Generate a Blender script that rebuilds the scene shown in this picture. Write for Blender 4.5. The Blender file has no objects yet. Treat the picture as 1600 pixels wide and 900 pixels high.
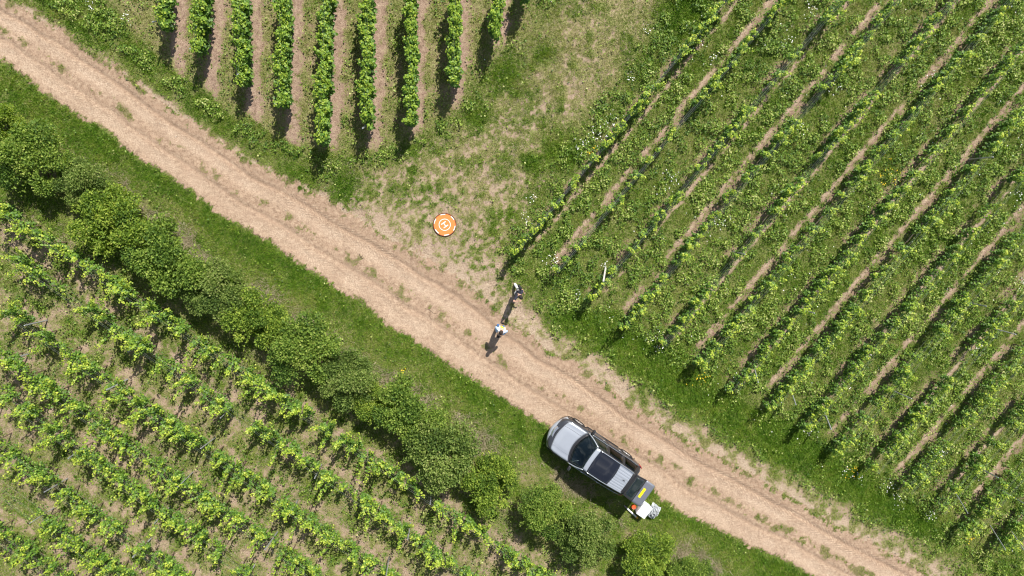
import bpy, bmesh, math
import numpy as np
from mathutils import Vector, Matrix, Quaternion, Euler

SC = bpy.context.scene
COL = SC.collection
rng = np.random.default_rng(7)
R_ = math.radians

# ------------------------------------------------------------------ camera
FPX, CAM_H = 1067.0, 32.6                       # focal length in 1600 px photo pixels, flying height in metres
_n = np.array([-50.0, 130.0, -FPX]); _n /= np.linalg.norm(_n)
CAMQ = Vector(_n).rotation_difference(Vector((0, 0, -1)))
cam = bpy.data.cameras.new('camera'); cam.sensor_width = 36; cam.lens = 36 * FPX / 1600
cam.clip_start = 0.5; cam.clip_end = 2000
camo = bpy.data.objects.new('camera', cam); COL.objects.link(camo)
camo.location = (0, 0, CAM_H); camo.rotation_mode = 'QUATERNION'; camo.rotation_quaternion = CAMQ
SC.camera = camo
_R = np.array(CAMQ.to_matrix())

# ------------------------------------------------------------------ sky, sun, exposure
SUN_EL, SUN_AZ = R_(47), R_(23.6)
world = bpy.data.worlds.new('World'); SC.world = world; world.use_nodes = True
nt = world.node_tree; nt.nodes.clear()
sky = nt.nodes.new('ShaderNodeTexSky'); sky.sky_type = 'NISHITA'; sky.sun_disc = False
sky.sun_elevation = SUN_EL; sky.sun_rotation = SUN_AZ
bg = nt.nodes.new('ShaderNodeBackground'); bg.inputs['Strength'].default_value = 0.065
wo = nt.nodes.new('ShaderNodeOutputWorld')
_tc = nt.nodes.new('ShaderNodeTexCoord'); _nz = nt.nodes.new('ShaderNodeTexNoise'); _nz.inputs['Scale'].default_value = 3.2; _nz.inputs['Detail'].default_value = 6; _nz.inputs['Roughness'].default_value = 0.55
_mr = nt.nodes.new('ShaderNodeMapRange'); _mr.interpolation_type = 'SMOOTHSTEP'; _mr.inputs[1].default_value = 0.48; _mr.inputs[2].default_value = 0.66; _mr.inputs[4].default_value = 0.85
_mx = nt.nodes.new('ShaderNodeMix'); _mx.data_type = 'RGBA'; _mx.inputs[7].default_value = (9.0, 9.2, 9.6, 1)
nt.links.new(_tc.outputs['Generated'], _nz.inputs['Vector']); nt.links.new(_nz.outputs['Fac'], _mr.inputs[0]); nt.links.new(_mr.outputs[0], _mx.inputs[0]); nt.links.new(sky.outputs[0], _mx.inputs[6])
nt.links.new(_mx.outputs[2], bg.inputs[0]); nt.links.new(bg.outputs[0], wo.inputs[0])
sl = bpy.data.lights.new('sun', 'SUN'); sl.energy = 4.95; sl.angle = R_(0.5); sl.color = (1, 0.955, 0.88)
so = bpy.data.objects.new('sun', sl); COL.objects.link(so)
sd = Vector((math.sin(SUN_AZ) * math.cos(SUN_EL), math.cos(SUN_AZ) * math.cos(SUN_EL), math.sin(SUN_EL)))
so.rotation_mode = 'QUATERNION'; so.rotation_quaternion = (-sd).to_track_quat('-Z', 'Y'); so.location = (0, 0, 60)
SC.view_settings.view_transform = 'Standard'; SC.view_settings.look = 'None'
SC.view_settings.gamma = 1; SC.view_settings.use_curve_mapping = False
SC.view_settings.exposure = 0.67
SC.cycles.filter_width = 1.15; SC.cycles.max_bounces = 5; SC.cycles.transparent_max_bounces = 8; SC.cycles.caustics_reflective = False; SC.cycles.caustics_refractive = False

# ------------------------------------------------------------------ survey helpers: where a photo point lies on the land
def U(px, py, z=0.0):
    r = _R @ np.array([px - 800.0, 450.0 - py, -FPX]); t = (z - CAM_H) / r[2]
    return np.array([r[0] * t, r[1] * t])
def UL(pts, z=0.0): return np.array([U(a, b, z) for a, b in pts])
def PX(x, y, z=0.0):
    d = np.stack([np.asarray(x, float), np.asarray(y, float), np.zeros_like(np.asarray(x, float)) + z - CAM_H])
    c = np.tensordot(_R.T, d, 1)
    return 800 + FPX * c[0] / -c[2], 450 - FPX * c[1] / -c[2]

# ------------------------------------------------------------------ noise
_LAT = np.random.default_rng(3).random((256, 256))
def vnoise(x, y):
    xi = np.floor(x).astype(int); yi = np.floor(y).astype(int); fx = x - xi; fy = y - yi
    fx = fx * fx * (3 - 2 * fx); fy = fy * fy * (3 - 2 * fy)
    g = lambda a, b: _LAT[a & 255, b & 255]
    return (g(xi, yi) * (1 - fx) + g(xi + 1, yi) * fx) * (1 - fy) + (g(xi, yi + 1) * (1 - fx) + g(xi + 1, yi + 1) * fx) * fy
def fbm(x, y, s, o=4, off=0.0):
    v = 0; a = 0.5; t = 0; f = s
    for i in range(o):
        v = v + a * vnoise(x * f + 17.3 * i + off, y * f - 9.1 * i + off * 1.7); t += a; a *= 0.55; f *= 2.03
    return v / t
def sstep(a, b, x):
    t = np.clip((x - a) / (b - a), 0, 1); return t * t * (3 - 2 * t)
def dist_poly(x, y, P):
    """unsigned distance and side sign (positive = left of the polyline) and run length"""
    best = np.full(x.shape, 1e9); sign = np.zeros(x.shape); run = np.zeros(x.shape); acc = 0
    for i in range(len(P) - 1):
        ax, ay = P[i]; dx, dy = P[i + 1] - P[i]; L2 = dx * dx + dy * dy; L = math.sqrt(L2)
        t = np.clip(((x - ax) * dx + (y - ay) * dy) / L2, 0, 1)
        ex = x - ax - t * dx; ey = y - ay - t * dy; d = np.hypot(ex, ey)
        m = d < best
        best = np.where(m, d, best); sign = np.where(m, np.sign(dx * ey - dy * ex), sign); run = np.where(m, acc + t * L, run); acc += L
    return best * sign, run
def in_poly(x, y, P):
    c = np.zeros(x.shape, bool); n = len(P)
    for i in range(n):
        x1, y1 = P[i]; x2, y2 = P[(i + 1) % n]
        if y1 == y2: continue
        c ^= ((y1 > y) != (y2 > y)) & (x < (x2 - x1) * (y - y1) / (y2 - y1) + x1)
    return c
def sd_poly(x, y, P):
    d, _ = dist_poly(x, y, np.vstack([P, P[:1]])); d = np.abs(d)
    return np.where(in_poly(x, y, P), d, -d)

# ------------------------------------------------------------------ object helpers
def ob(name, me, mat=None, parent=None, smooth=False):
    o = bpy.data.objects.new(name, me); COL.objects.link(o)
    if mat is not None:
        for m in (mat if isinstance(mat, (list, tuple)) else [mat]): me.materials.append(m)
    if parent is not None: o.parent = parent
    if smooth: me.polygons.foreach_set('use_smooth', np.ones(len(me.polygons), bool))
    return o
def pymesh(name, v, f, mat=None, parent=None, smooth=False):
    me = bpy.data.meshes.new(name); me.from_pydata([tuple(p) for p in v], [], [tuple(q) for q in f]); me.update()
    return ob(name, me, mat, parent, smooth)
def npmesh(name, V, F, tone=None):
    """V (n,3), F (m,k) all faces of k corners, tone per face"""
    me = bpy.data.meshes.new(name); V = np.ascontiguousarray(V, np.float32); F = np.ascontiguousarray(F, np.int32)
    me.vertices.add(len(V)); me.vertices.foreach_set('co', V.ravel())
    k = F.shape[1]; me.loops.add(F.size); me.loops.foreach_set('vertex_index', F.ravel())
    me.polygons.add(len(F)); me.polygons.foreach_set('loop_start', np.arange(0, F.size, k, dtype=np.int32))
    try: me.polygons.foreach_set('loop_total', np.full(len(F), k, np.int32))
    except Exception: pass
    if tone is not None:
        a = me.attributes.new('tone', 'FLOAT', 'FACE'); a.data.foreach_set('value', np.ascontiguousarray(tone, np.float32))
    me.update(calc_edges=True); return me
def empty(name, loc=(0, 0, 0), rz=0.0):
    o = bpy.data.objects.new(name, None); COL.objects.link(o); o.location = loc; o.rotation_euler = (0, 0, rz); o.empty_display_size = 0.3
    return o
def tag(o, label, cat, group=None):
    o['label'] = label; o['category'] = cat
    if group: o['group'] = group
    return o
def struct(o): o['kind'] = 'structure'; return o
def stuff(o, label, cat): o['kind'] = 'stuff'; o['label'] = label; o['category'] = cat; return o
def bmob(name, bm, mat, parent=None, smooth=False):
    me = bpy.data.meshes.new(name); bm.to_mesh(me); bm.free(); return ob(name, me, mat, parent, smooth)
def bm_box(bm, c, s, rot=None, bevel=0.0):
    M = Matrix.Translation(c) @ (rot.to_matrix().to_4x4() if rot else Matrix.Identity(4)) @ Matrix.Diagonal((*s, 1))
    g = bmesh.ops.create_cube(bm, size=1, matrix=M)
    if bevel:
        es = list({e for v in g['verts'] for e in v.link_edges})
        bmesh.ops.bevel(bm, geom=es, offset=bevel, segments=2, affect='EDGES', profile=0.5)
def tube(pts, rad, n=8, cap=True):
    pts = [np.array(p, float) for p in pts]; m = len(pts)
    rad = [rad] * m if np.isscalar(rad) else rad
    V = []; F = []; ref = None
    for i, p in enumerate(pts):
        d = pts[min(i + 1, m - 1)] - pts[max(i - 1, 0)]; d /= (np.linalg.norm(d) + 1e-9)
        if ref is None: ref = np.array([0, 0, 1.0]) if abs(d[2]) < 0.9 else np.array([1.0, 0, 0])
        a = np.cross(d, ref); a /= np.linalg.norm(a); b = np.cross(d, a); ref = -np.cross(d, a) if False else ref
        for k in range(n):
            t = 2 * math.pi * k / n; V.append(p + rad[i] * (math.cos(t) * a + math.sin(t) * b))
    for i in range(m - 1):
        for k in range(n):
            F.append((i * n + k, i * n + (k + 1) % n, (i + 1) * n + (k + 1) % n, (i + 1) * n + k))
    if cap: F.append(tuple(range(n))[::-1]); F.append(tuple((m - 1) * n + k for k in range(n)))
    return V, F
def merge(*vf):
    V = []; F = []
    for v, f in vf:
        o = len(V); V += list(v); F += [tuple(i + o for i in q) for q in f]
    return V, F
def slab(G, t):
    """solid sheet from a grid of points G[i][j], thickness t along -normal"""
    G = np.array(G, float); n, m = G.shape[:2]
    du = np.gradient(G, axis=0); dv = np.gradient(G, axis=1); N = np.cross(du, dv); N /= (np.linalg.norm(N, axis=2, keepdims=True) + 1e-9)
    B = G - N * t; V = np.concatenate([G.reshape(-1, 3), B.reshape(-1, 3)]); o = n * m; F = []
    for i in range(n - 1):
        for j in range(m - 1):
            a, b, c, d = i * m + j, (i + 1) * m + j, (i + 1) * m + j + 1, i * m + j + 1
            F.append((a, b, c, d)); F.append((o + d, o + c, o + b, o + a))
    for i in range(n - 1):
        a, b = i * m, (i + 1) * m; F.append((a, o + a, o + b, b)); a, b = i * m + m - 1, (i + 1) * m + m - 1; F.append((b, o + b, o + a, a))
    for j in range(m - 1):
        a, b = j, j + 1; F.append((b, o + b, o + a, a)); a, b = (n - 1) * m + j, (n - 1) * m + j + 1; F.append((a, o + a, o + b, b))
    return V, F

# ------------------------------------------------------------------ materials
def newmat(name):
    m = bpy.data.materials.new(name); m.use_nodes = True; t = m.node_tree; t.nodes.clear()
    return m, t
class NT:
    def __init__(s, t): s.t = t
    def n(s, typ, **k):
        nd = s.t.nodes.new(typ)
        for a, b in k.items(): setattr(nd, a, b)
        return nd
    def l(s, a, b): s.t.links.new(a, b)
    def attr(s, name): return s.n('ShaderNodeAttribute', attribute_name=name).outputs['Fac']
    def noise(s, scale, detail=3, rough=0.6, vec=None, dist=0.0):
        nd = s.n('ShaderNodeTexNoise'); nd.inputs['Scale'].default_value = scale; nd.inputs['Detail'].default_value = detail
        nd.inputs['Roughness'].default_value = rough; nd.inputs['Distortion'].default_value = dist
        if vec is None: vec = s.n('ShaderNodeTexCoord').outputs['Object']
        s.l(vec, nd.inputs['Vector']); return nd.outputs['Fac']
    def ramp(s, fac, stops, interp='LINEAR'):
        nd = s.n('ShaderNodeValToRGB'); r = nd.color_ramp; r.interpolation = interp
        while len(r.elements) < len(stops): r.elements.new(0.5)
        for e, (p, c) in zip(r.elements, stops): e.position = p; e.color = (*c, 1) if len(c) == 3 else c
        s.l(fac, nd.inputs[0]); return nd.outputs[0]
    def math(s, op, a, b=None, c=None, clamp=False):
        nd = s.n('ShaderNodeMath', operation=op, use_clamp=clamp)
        for i, v in enumerate((a, b, c)):
            if v is None: continue
            if isinstance(v, (int, float)): nd.inputs[i].default_value = v
            else: s.l(v, nd.inputs[i])
        return nd.outputs[0]
    def mix(s, f, a, b, mode='MIX'):
        nd = s.n('ShaderNodeMix', data_type='RGBA', blend_type=mode, clamp_factor=True)
        for key, v in ((0, f), (6, a), (7, b)):
            if isinstance(v, (int, float)): nd.inputs[key].default_value = v
            elif isinstance(v, tuple): nd.inputs[key].default_value = (*v, 1)
            else: s.l(v, nd.inputs[key])
        return nd.outputs[2]
    def smooth(s, x, a, b):
        nd = s.n('ShaderNodeMapRange', interpolation_type='SMOOTHSTEP'); nd.inputs[1].default_value = a; nd.inputs[2].default_value = b
        s.l(x, nd.inputs[0]); return nd.outputs[0]
    def bsdf(s, col, rough=0.8, metal=0.0, spec=0.3, bump=None, bstr=0.5, bdist=0.02, coat=0.0):
        p = s.n('ShaderNodeBsdfPrincipled')
        if isinstance(col, tuple): p.inputs['Base Color'].default_value = (*col, 1)
        else: s.l(col, p.inputs['Base Color'])
        if isinstance(rough, (int, float)): p.inputs['Roughness'].default_value = rough
        else: s.l(rough, p.inputs['Roughness'])
        p.inputs['Metallic'].default_value = metal; p.inputs['Specular IOR Level'].default_value = spec
        p.inputs['Coat Weight'].default_value = coat; p.inputs['Coat Roughness'].default_value = 0.05
        if bump is not None:
            b = s.n('ShaderNodeBump'); b.inputs['Strength'].default_value = bstr; b.inputs['Distance'].default_value = bdist
            s.l(bump, b.inputs['Height']); s.l(b.outputs[0], p.inputs['Normal'])
        return p.outputs[0]
    def out(s, sh): o = s.n('ShaderNodeOutputMaterial'); s.l(sh, o.inputs[0])
def plain(name, col, rough=0.6, metal=0.0, spec=0.4, coat=0.0, var=0.12, vs=12.0, bump=0.0):
    m, t = newmat(name); N = NT(t); nz = N.noise(vs, 3)
    c = N.mix(nz, tuple(min(1, x * (1 - var)) for x in col), tuple(min(1, x * (1 + var)) for x in col))
    N.out(N.bsdf(c, rough, metal, spec, bump=nz if bump else None, bstr=bump, bdist=0.01, coat=coat)); return m
def leafmat(name, stops, transl=0.35, rough=0.5, spec=0.35):
    m, t = newmat(name); N = NT(t); c = N.ramp(N.attr('tone'), stops)
    b = N.bsdf(c, rough, 0, spec); tr = N.n('ShaderNodeBsdfTranslucent')
    hs = N.n('ShaderNodeHueSaturation'); hs.inputs['Saturation'].default_value = 1.15; hs.inputs['Value'].default_value = 1.5; N.l(c, hs.inputs['Color'])
    N.l(hs.outputs[0], tr.inputs['Color']); mx = N.n('ShaderNodeMixShader'); mx.inputs[0].default_value = transl
    N.l(b, mx.inputs[1]); N.l(tr.outputs[0], mx.inputs[2]); N.out(mx.outputs[0]); return m

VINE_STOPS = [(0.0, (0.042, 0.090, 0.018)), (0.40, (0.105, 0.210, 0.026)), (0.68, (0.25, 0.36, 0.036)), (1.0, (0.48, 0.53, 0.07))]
MAT = {}
MAT['vine_leaf'] = leafmat('vine_leaf', VINE_STOPS, 0.33)
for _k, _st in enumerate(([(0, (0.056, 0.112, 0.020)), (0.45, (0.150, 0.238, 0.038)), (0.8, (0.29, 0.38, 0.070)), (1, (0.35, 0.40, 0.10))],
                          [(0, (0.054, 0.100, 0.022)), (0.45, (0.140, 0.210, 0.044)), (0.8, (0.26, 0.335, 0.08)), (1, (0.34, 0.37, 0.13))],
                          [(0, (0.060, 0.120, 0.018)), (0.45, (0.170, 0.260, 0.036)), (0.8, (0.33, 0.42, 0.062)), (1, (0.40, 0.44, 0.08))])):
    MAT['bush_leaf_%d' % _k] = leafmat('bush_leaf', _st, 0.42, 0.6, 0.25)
MAT['grass'] = leafmat('grass', [(0, (0.060, 0.145, 0.009)), (0.35, (0.145, 0.255, 0.018)), (0.62, (0.25, 0.290, 0.055)), (0.82, (0.34, 0.32, 0.13)), (1, (0.50, 0.42, 0.25))], 0.25, 0.6, 0.2)
MAT['weed'] = leafmat('weed', [(0, (0.040, 0.090, 0.012)), (0.45, (0.122, 0.215, 0.023)), (0.8, (0.27, 0.35, 0.055)), (1, (0.44, 0.46, 0.17))], 0.25, 0.55, 0.35)
MAT['dry'] = leafmat('dry_grass', [(0, (0.20, 0.17, 0.10)), (0.6, (0.36, 0.30, 0.20)), (1, (0.50, 0.43, 0.31))], 0.15, 0.8, 0.2)
MAT['petal'] = leafmat('petal', [(0, (0.80, 0.80, 0.76)), (0.84, (0.80, 0.80, 0.78)), (0.85, (0.75, 0.52, 0.03)), (1, (0.75, 0.50, 0.03))], 0.2, 0.7, 0.2)
MAT['bark'] = plain('bark', (0.12, 0.085, 0.055), 0.9, var=0.35, vs=30, bump=0.6)
MAT['post'] = plain('galvanised_post', (0.42, 0.44, 0.46), 0.45, 0.55, var=0.25, vs=9)
MAT['oldpost'] = plain('weathered_wood', (0.44, 0.42, 0.39), 0.85, var=0.3, vs=18)
MAT['wire'] = plain('dull_wire', (0.25, 0.28, 0.28), 0.7, 0.1)

def ground_material():
    m, t = newmat('ground'); N = NT(t)
    n1 = N.noise(0.7, 4); n2 = N.noise(4.5, 4, 0.65); n3 = N.noise(17, 3, 0.7); n4 = N.noise(42, 2, 0.7)
    soil = N.ramp(N.math('ADD', N.math('MULTIPLY', n2, 0.5), N.math('MULTIPLY', n3, 0.5)), [(0.36, (0.14, 0.088, 0.062)), (0.5, (0.265, 0.178, 0.130)), (0.64, (0.43, 0.32, 0.24))])
    soil = N.mix(N.attr('pale'), soil, N.ramp(n3, [(0.35, (0.27, 0.20, 0.135)), (0.65, (0.52, 0.42, 0.305))]))
    peb = N.smooth(n4, 0.62, 0.72); soil = N.mix(N.math('MULTIPLY', peb, 0.55), soil, (0.60, 0.52, 0.43))
    olive = N.ramp(n3, [(0.34, (0.10, 0.095, 0.036)), (0.5, (0.19, 0.172, 0.070)), (0.68, (0.38, 0.33, 0.18))])
    green = N.ramp(n3, [(0.34, (0.040, 0.075, 0.010)), (0.55, (0.090, 0.145, 0.018)), (0.68, (0.22, 0.26, 0.065))])
    lush = N.math('ADD', N.attr('lush'), N.math('MULTIPLY', N.math('SUBTRACT', n1, 0.5), 0.8), clamp=True)
    gr = N.mix(lush, olive, green)
    k = N.math('ADD', N.attr('cover'), N.math('ADD', N.math('MULTIPLY', N.math('SUBTRACT', n2, 0.5), 1.3), N.math('MULTIPLY', N.math('SUBTRACT', n3, 0.5), 2.0)))
    c = N.mix(N.smooth(k, 0.36, 0.64), soil, gr)
    h = N.math('ADD', N.math('MULTIPLY', n3, 0.7), N.math('MULTIPLY', n4, 0.5))
    N.out(N.bsdf(c, 0.95, 0, 0.15, bump=h, bstr=0.9, bdist=0.05)); return m
def track_material():
    m, t = newmat('dirt_track'); N = NT(t)
    n1 = N.noise(1.1, 4); n2 = N.noise(6, 4, 0.7); n3 = N.noise(22, 3, 0.75); n4 = N.noise(55, 2, 0.7)
    base = N.ramp(N.math('ADD', N.math('MULTIPLY', n2, 0.6), N.math('MULTIPLY', n3, 0.4)),
                  [(0.37, (0.185, 0.122, 0.082)), (0.5, (0.328, 0.228, 0.155)), (0.63, (0.46, 0.342, 0.243))])
    base = N.mix(N.math('MULTIPLY', N.attr('worn'), N.math('ADD', 0.35, n2)), base, N.ramp(n3, [(0.37, (0.32, 0.228, 0.158)), (0.63, (0.55, 0.425, 0.315))]))
    base = N.mix(N.math('MULTIPLY', N.attr('rut'), N.smooth(n2, 0.25, 0.65)), base, (0.215, 0.145, 0.098))
    base = N.mix(N.math('MULTIPLY', N.smooth(n1, 0.45, 0.75), 0.35), base, (0.36, 0.245, 0.172))
    peb = N.smooth(n4, 0.60, 0.72); base = N.mix(N.math('MULTIPLY', peb, 0.5), base, (0.64, 0.54, 0.44))
    dk = N.smooth(n4, 0.40, 0.30); base = N.mix(N.math('MULTIPLY', dk, 0.35), base, (0.17, 0.11, 0.07))
    gk = N.math('ADD', N.attr('cover'), N.math('ADD', N.math('MULTIPLY', N.math('SUBTRACT', n2, 0.5), 1.0), N.math('MULTIPLY', N.math('SUBTRACT', n3, 0.5), 1.8)))
    base = N.mix(N.math('MULTIPLY', N.smooth(gk, 0.42, 0.66), 0.85), base, N.ramp(n3, [(0.3, (0.08, 0.085, 0.03)), (0.7, (0.20, 0.18, 0.075))]))
    # tyre lugs pressed into the soft soil: chevrons that follow the run of the track
    run = N.attr('run'); s = N.attr('across'); lug = N.math('SINE', N.math('MULTIPLY', N.math('ADD', run, N.math('ABSOLUTE', N.math('SUBTRACT', N.math('FRACT', N.math('MULTIPLY', s, 1.6)), 0.5))), 27.0))
    h = N.math('ADD', N.math('ADD', N.math('MULTIPLY', n3, 0.8), N.math('MULTIPLY', n4, 0.5)), N.math('MULTIPLY', lug, N.math('MULTIPLY', N.attr('tread'), N.math('MULTIPLY', N.smooth(n2, 0.42, 0.6), 0.30))))
    N.out(N.bsdf(base, 0.95, 0, 0.12, bump=h, bstr=0.85, bdist=0.035)); return m

# ------------------------------------------------------------------ survey data (photo points laid onto the ground)
LOW = UL([(-160, -5), (-60, 55), (0, 91), (25, 110), (50, 125), (67, 142), (100, 165), (132, 185), (162, 200), (190, 225), (212, 240), (250, 265), (282, 287), (300, 300), (325, 317),
          (350, 337), (390, 360), (425, 380), (462, 407), (500, 432), (540, 455), (575, 477), (607, 507), (637, 522), (662, 540), (700, 565), (737, 590), (770, 612), (800, 630), (832, 652),
          (862, 668), (920, 703), (970, 732), (1017, 757), (1037, 780), (1062, 800), (1100, 815), (1132, 832), (1175, 855), (1215, 868), (1267, 899), (1340, 940), (1420, 985), (1560, 1060)])
UPP = UL([(-60, -50), (7, 0), (15, 7), (50, 22), (75, 42), (100, 52), (130, 75), (160, 92), (185, 110), (212, 130), (237, 150), (262, 167), (287, 185), (325, 207), (345, 222), (400, 260),
          (445, 279), (495, 305), (525, 325), (555, 342), (590, 360), (612, 375), (642, 392), (670, 410), (700, 425), (725, 440), (762, 468), (800, 506), (827, 520), (850, 545), (900, 570), (930, 592),
          (962, 614), (985, 635), (1020, 655), (1045, 670), (1080, 692), (1125, 715), (1162, 735), (1200, 757), (1245, 782), (1295, 815), (1350, 845), (1400, 870), (1440, 892), (1540, 950), (1700, 1040)])
A_POLY = UL([(60, -120), (150, -20), (210, 50), (300, 125), (380, 180), (470, 230), (560, 235), (640, 215), (720, 165), (775, 90), (830, 40), (850, -120)])
PAD_POLY = UL([(480, 290), (560, 265), (640, 240), (730, 170), (790, 90), (860, 30), (960, -80), (1090, -80), (1010, 60), (930, 170), (880, 250), (830, 330), (790, 390), (800, 440), (850, 500), (820, 540), (740, 480), (620, 400), (520, 340)])
LUSH_POLY = UL([(845, 500), (890, 480), (950, 480), (1000, 520), (1070, 565), (1200, 640), (1330, 720), (1470, 810), (1450, 845), (1380, 815), (1250, 745), (1150, 700), (1080, 650), (1000, 595), (930, 550)])

A_ROWS = []     # (near end, far end) on the ground, from the leaf tops
for (x0, y0), (x1, y1) in [((245, 33), (248, -70)), ((303, 70), (313, -70)), ((370, 123), (373, -70)), ((435, 150), (439, -70)), ((498, 212), (509, -70)), ((570, 186), (574, -70)),
                           ((639, 184), (643, -70)), ((708, 120), (712, -70)), ((775, 44), (780, -70)), ((822, -12), (826, -90))]:
    A_ROWS.append((U(x0, y0, 1.75), U(x1, y1, 1.75)))
B_ROWS = []
HEAD0, HEAD1 = U(798, 392), U(1600, 872)
Q4 = U(1215, 224, 1.1); nB = np.array([math.sin(R_(51)), -math.cos(R_(51))])
for k in range(1, 18):
    a = R_(50.3 + 0.16 * (k - 1)); d = np.array([math.cos(a), math.sin(a)]); q = Q4 + (k - 4) * 2.03 * nB
    h = HEAD1 - HEAD0; A = np.array([d, -h]).T; t = np.linalg.solve(A, HEAD0 - q)[0]
    e = q + d * (t + rng.uniform(-0.25, 0.35)); B_ROWS.append((e, e + d * 34))
C_ROWS = []
for pts in [[(37, 347), (237, 495), (397, 605), (562, 710), (712, 815), (825, 882)], [(12, 392), (155, 505), (325, 625), (482, 742), (662, 847), (710, 890)],
            [(12, 487), (182, 612), (312, 712), (470, 815), (587, 887)], [(15, 572), (107, 640), (250, 735), (390, 835)], [(7, 625), (120, 710), (250, 800), (335, 867)],
            [(15, 715), (87, 775), (175, 827), (225, 870)], [(-20, 762), (62, 810), (150, 885)]]:
    w = UL(pts, 1.5); c = w.mean(0); d = np.linalg.svd(w - c)[2][0]; d = d * np.sign(d[0]); C_ROWS.append((c, d))
C_ROWS.append((C_ROWS[-1][0] + np.array([-0.6, -1.9]), C_ROWS[-1][1]))
C_ROWS = [(c - d * 40, c + d * 40) for c, d in C_ROWS]

# ------------------------------------------------------------------ the land: one fine sheet that runs out to the horizon
def axis(a, b, st, far):
    mid = np.arange(a, b + st / 2, st); o = [st * 2]
    while sum(o) < far: o.append(o[-1] * 1.6)
    c = np.cumsum(o); return np.concatenate([(a - c)[::-1], mid, b + c])
GX = axis(-30, 34, 0.075, 900); GY = axis(-25, 16, 0.075, 900)
X, Y = np.meshgrid(GX, GY, indexing='xy')
fine = (X > -31) & (X < 35) & (Y > -26) & (Y < 17)
jn = (fbm(X, Y, 0.9, 4, 3) - 0.5) * 0.40 + (fbm(X, Y, 4.5, 3, 8) - 0.5) * 0.55 + (fbm(X, Y, 13, 2, 18) - 0.5) * 0.35
dl, run = dist_poly(X, Y, LOW); du, _ = dist_poly(X, Y, UPP)
dl = dl            # positive on the upper right of the lower edge
du = -du           # positive on the lower left of the upper edge
dlj = dl + jn * 0.75; duj = du + jn * 1.0
road = (dlj > 0) & (duj > 0)
acr = np.clip(dl / (np.abs(dl) + np.abs(du) + 1e-6), 0, 1)
wob = (fbm(run, run * 0 + 5, 0.20, 2) - 0.5) * 0.035
g = lambda c, w: np.exp(-((acr + wob - c) / w) ** 2)
worn = np.clip(g(0.16, 0.13) + g(0.64, 0.10), 0, 1) * (0.55 + 0.45 * sstep(.35, .6, fbm(X, Y, 1.3, 3, 71)))
rut = np.clip(0.6 * g(0.33, 0.022) + 0.8 * g(0.79, 0.022) + 0.35 * g(0.90, 0.06), 0, 1) * sstep(0.38, 0.62, fbm(X, Y, 0.5, 3, 40) + 0.06)
tread = np.clip(g(0.76, 0.12) + 0.5 * g(0.2, 0.1), 0, 1) * sstep(0.42, 0.62, fbm(X, Y, 0.22, 2, 55) + 0.10)
n_big = fbm(X, Y, 0.35, 4, 11); n_mid = fbm(X, Y, 1.6, 4, 21); n_sml = fbm(X, Y, 5.0, 3, 31)
def rowdist(rows):
    best = np.full(X.shape, 1e9); bd = np.zeros(X.shape); idx = np.zeros(X.shape, int); alng = np.zeros(X.shape)
    for i, (p, q) in enumerate(rows):
        d = (q - p) / np.linalg.norm(q - p); nx, ny = d[1], -d[0]
        s = (X - p[0]) * nx + (Y - p[1]) * ny; m = np.abs(s) < best
        best = np.where(m, np.abs(s), best); bd = np.where(m, s, bd); idx = np.where(m, i, idx); alng = np.where(m, (X - p[0]) * d[0] + (Y - p[1]) * d[1], alng)
    return bd, idx, alng
cover = np.full(X.shape, 0.8); lush = np.full(X.shape, 0.55); pale = np.zeros(X.shape)
right = du < 0                       # everything above the track
# right-hand vineyard
bd, bi, ba = rowdist(B_ROWS)
odd = (bi % 2 == 0)                  # first, third, fifth ... row
s1 = np.where(odd, np.exp(-((bd - 0.55 + (n_mid - 0.5) * 0.3) / 0.12) ** 2), np.exp(-((bd + 0.30 + (n_mid - 0.5) * 0.3) / 0.13) ** 2)) * sstep(-0.2, 1.0, ba)
s1 = s1 * sstep(0.36, 0.56, 0.4 * n_big + 0.6 * n_mid + 0.05) * (0.35 + 0.65 * sstep(.38, .56, n_sml))
sv = np.exp(-(bd / 0.34) ** 2) * sstep(0.36, 0.58, n_mid) * sstep(-1.0, 0.5, ba)
covB = 0.84 - 0.75 * s1 - 0.50 * sv + 0.35 * (n_mid - 0.5); lushB = 0.62 + 0.5 * (n_big - 0.5); paleB = 0.50 * s1
cover = np.where(right, covB, cover); lush = np.where(right, lushB, lush); pale = np.where(right, paleB, pale)
# upper left vineyard
ad, ai, aa = rowdist(A_ROWS[:9]); mA = sstep(-0.6, 0.5, sd_poly(X, Y, A_POLY) + (n_mid - 0.5) * 1.2)
sa = np.exp(-((ad - 0.20 + (n_mid - .5) * .35) / 0.37) ** 4) * sstep(0.22, 0.42, n_sml)
covA = 0.72 - 0.62 * sa + 0.5 * (n_mid - 0.5) + 0.5 * (n_sml - 0.5); lushA = 0.22 + 0.5 * (n_mid - 0.5)
cover = cover * (1 - mA) + covA * mA; lush = lush * (1 - mA) + lushA * mA; pale = pale * (1 - mA) + 0.12 * mA
# the grass left over between track and the upper left rows
mL = right & (mA < 0.5) & (X < U(560, 300)[0]); cover = np.where(mL, 0.86 + 0.5 * (n_mid - 0.5), cover); lush = np.where(mL, 0.68 + 0.5 * (n_mid - 0.5), lush)
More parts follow.
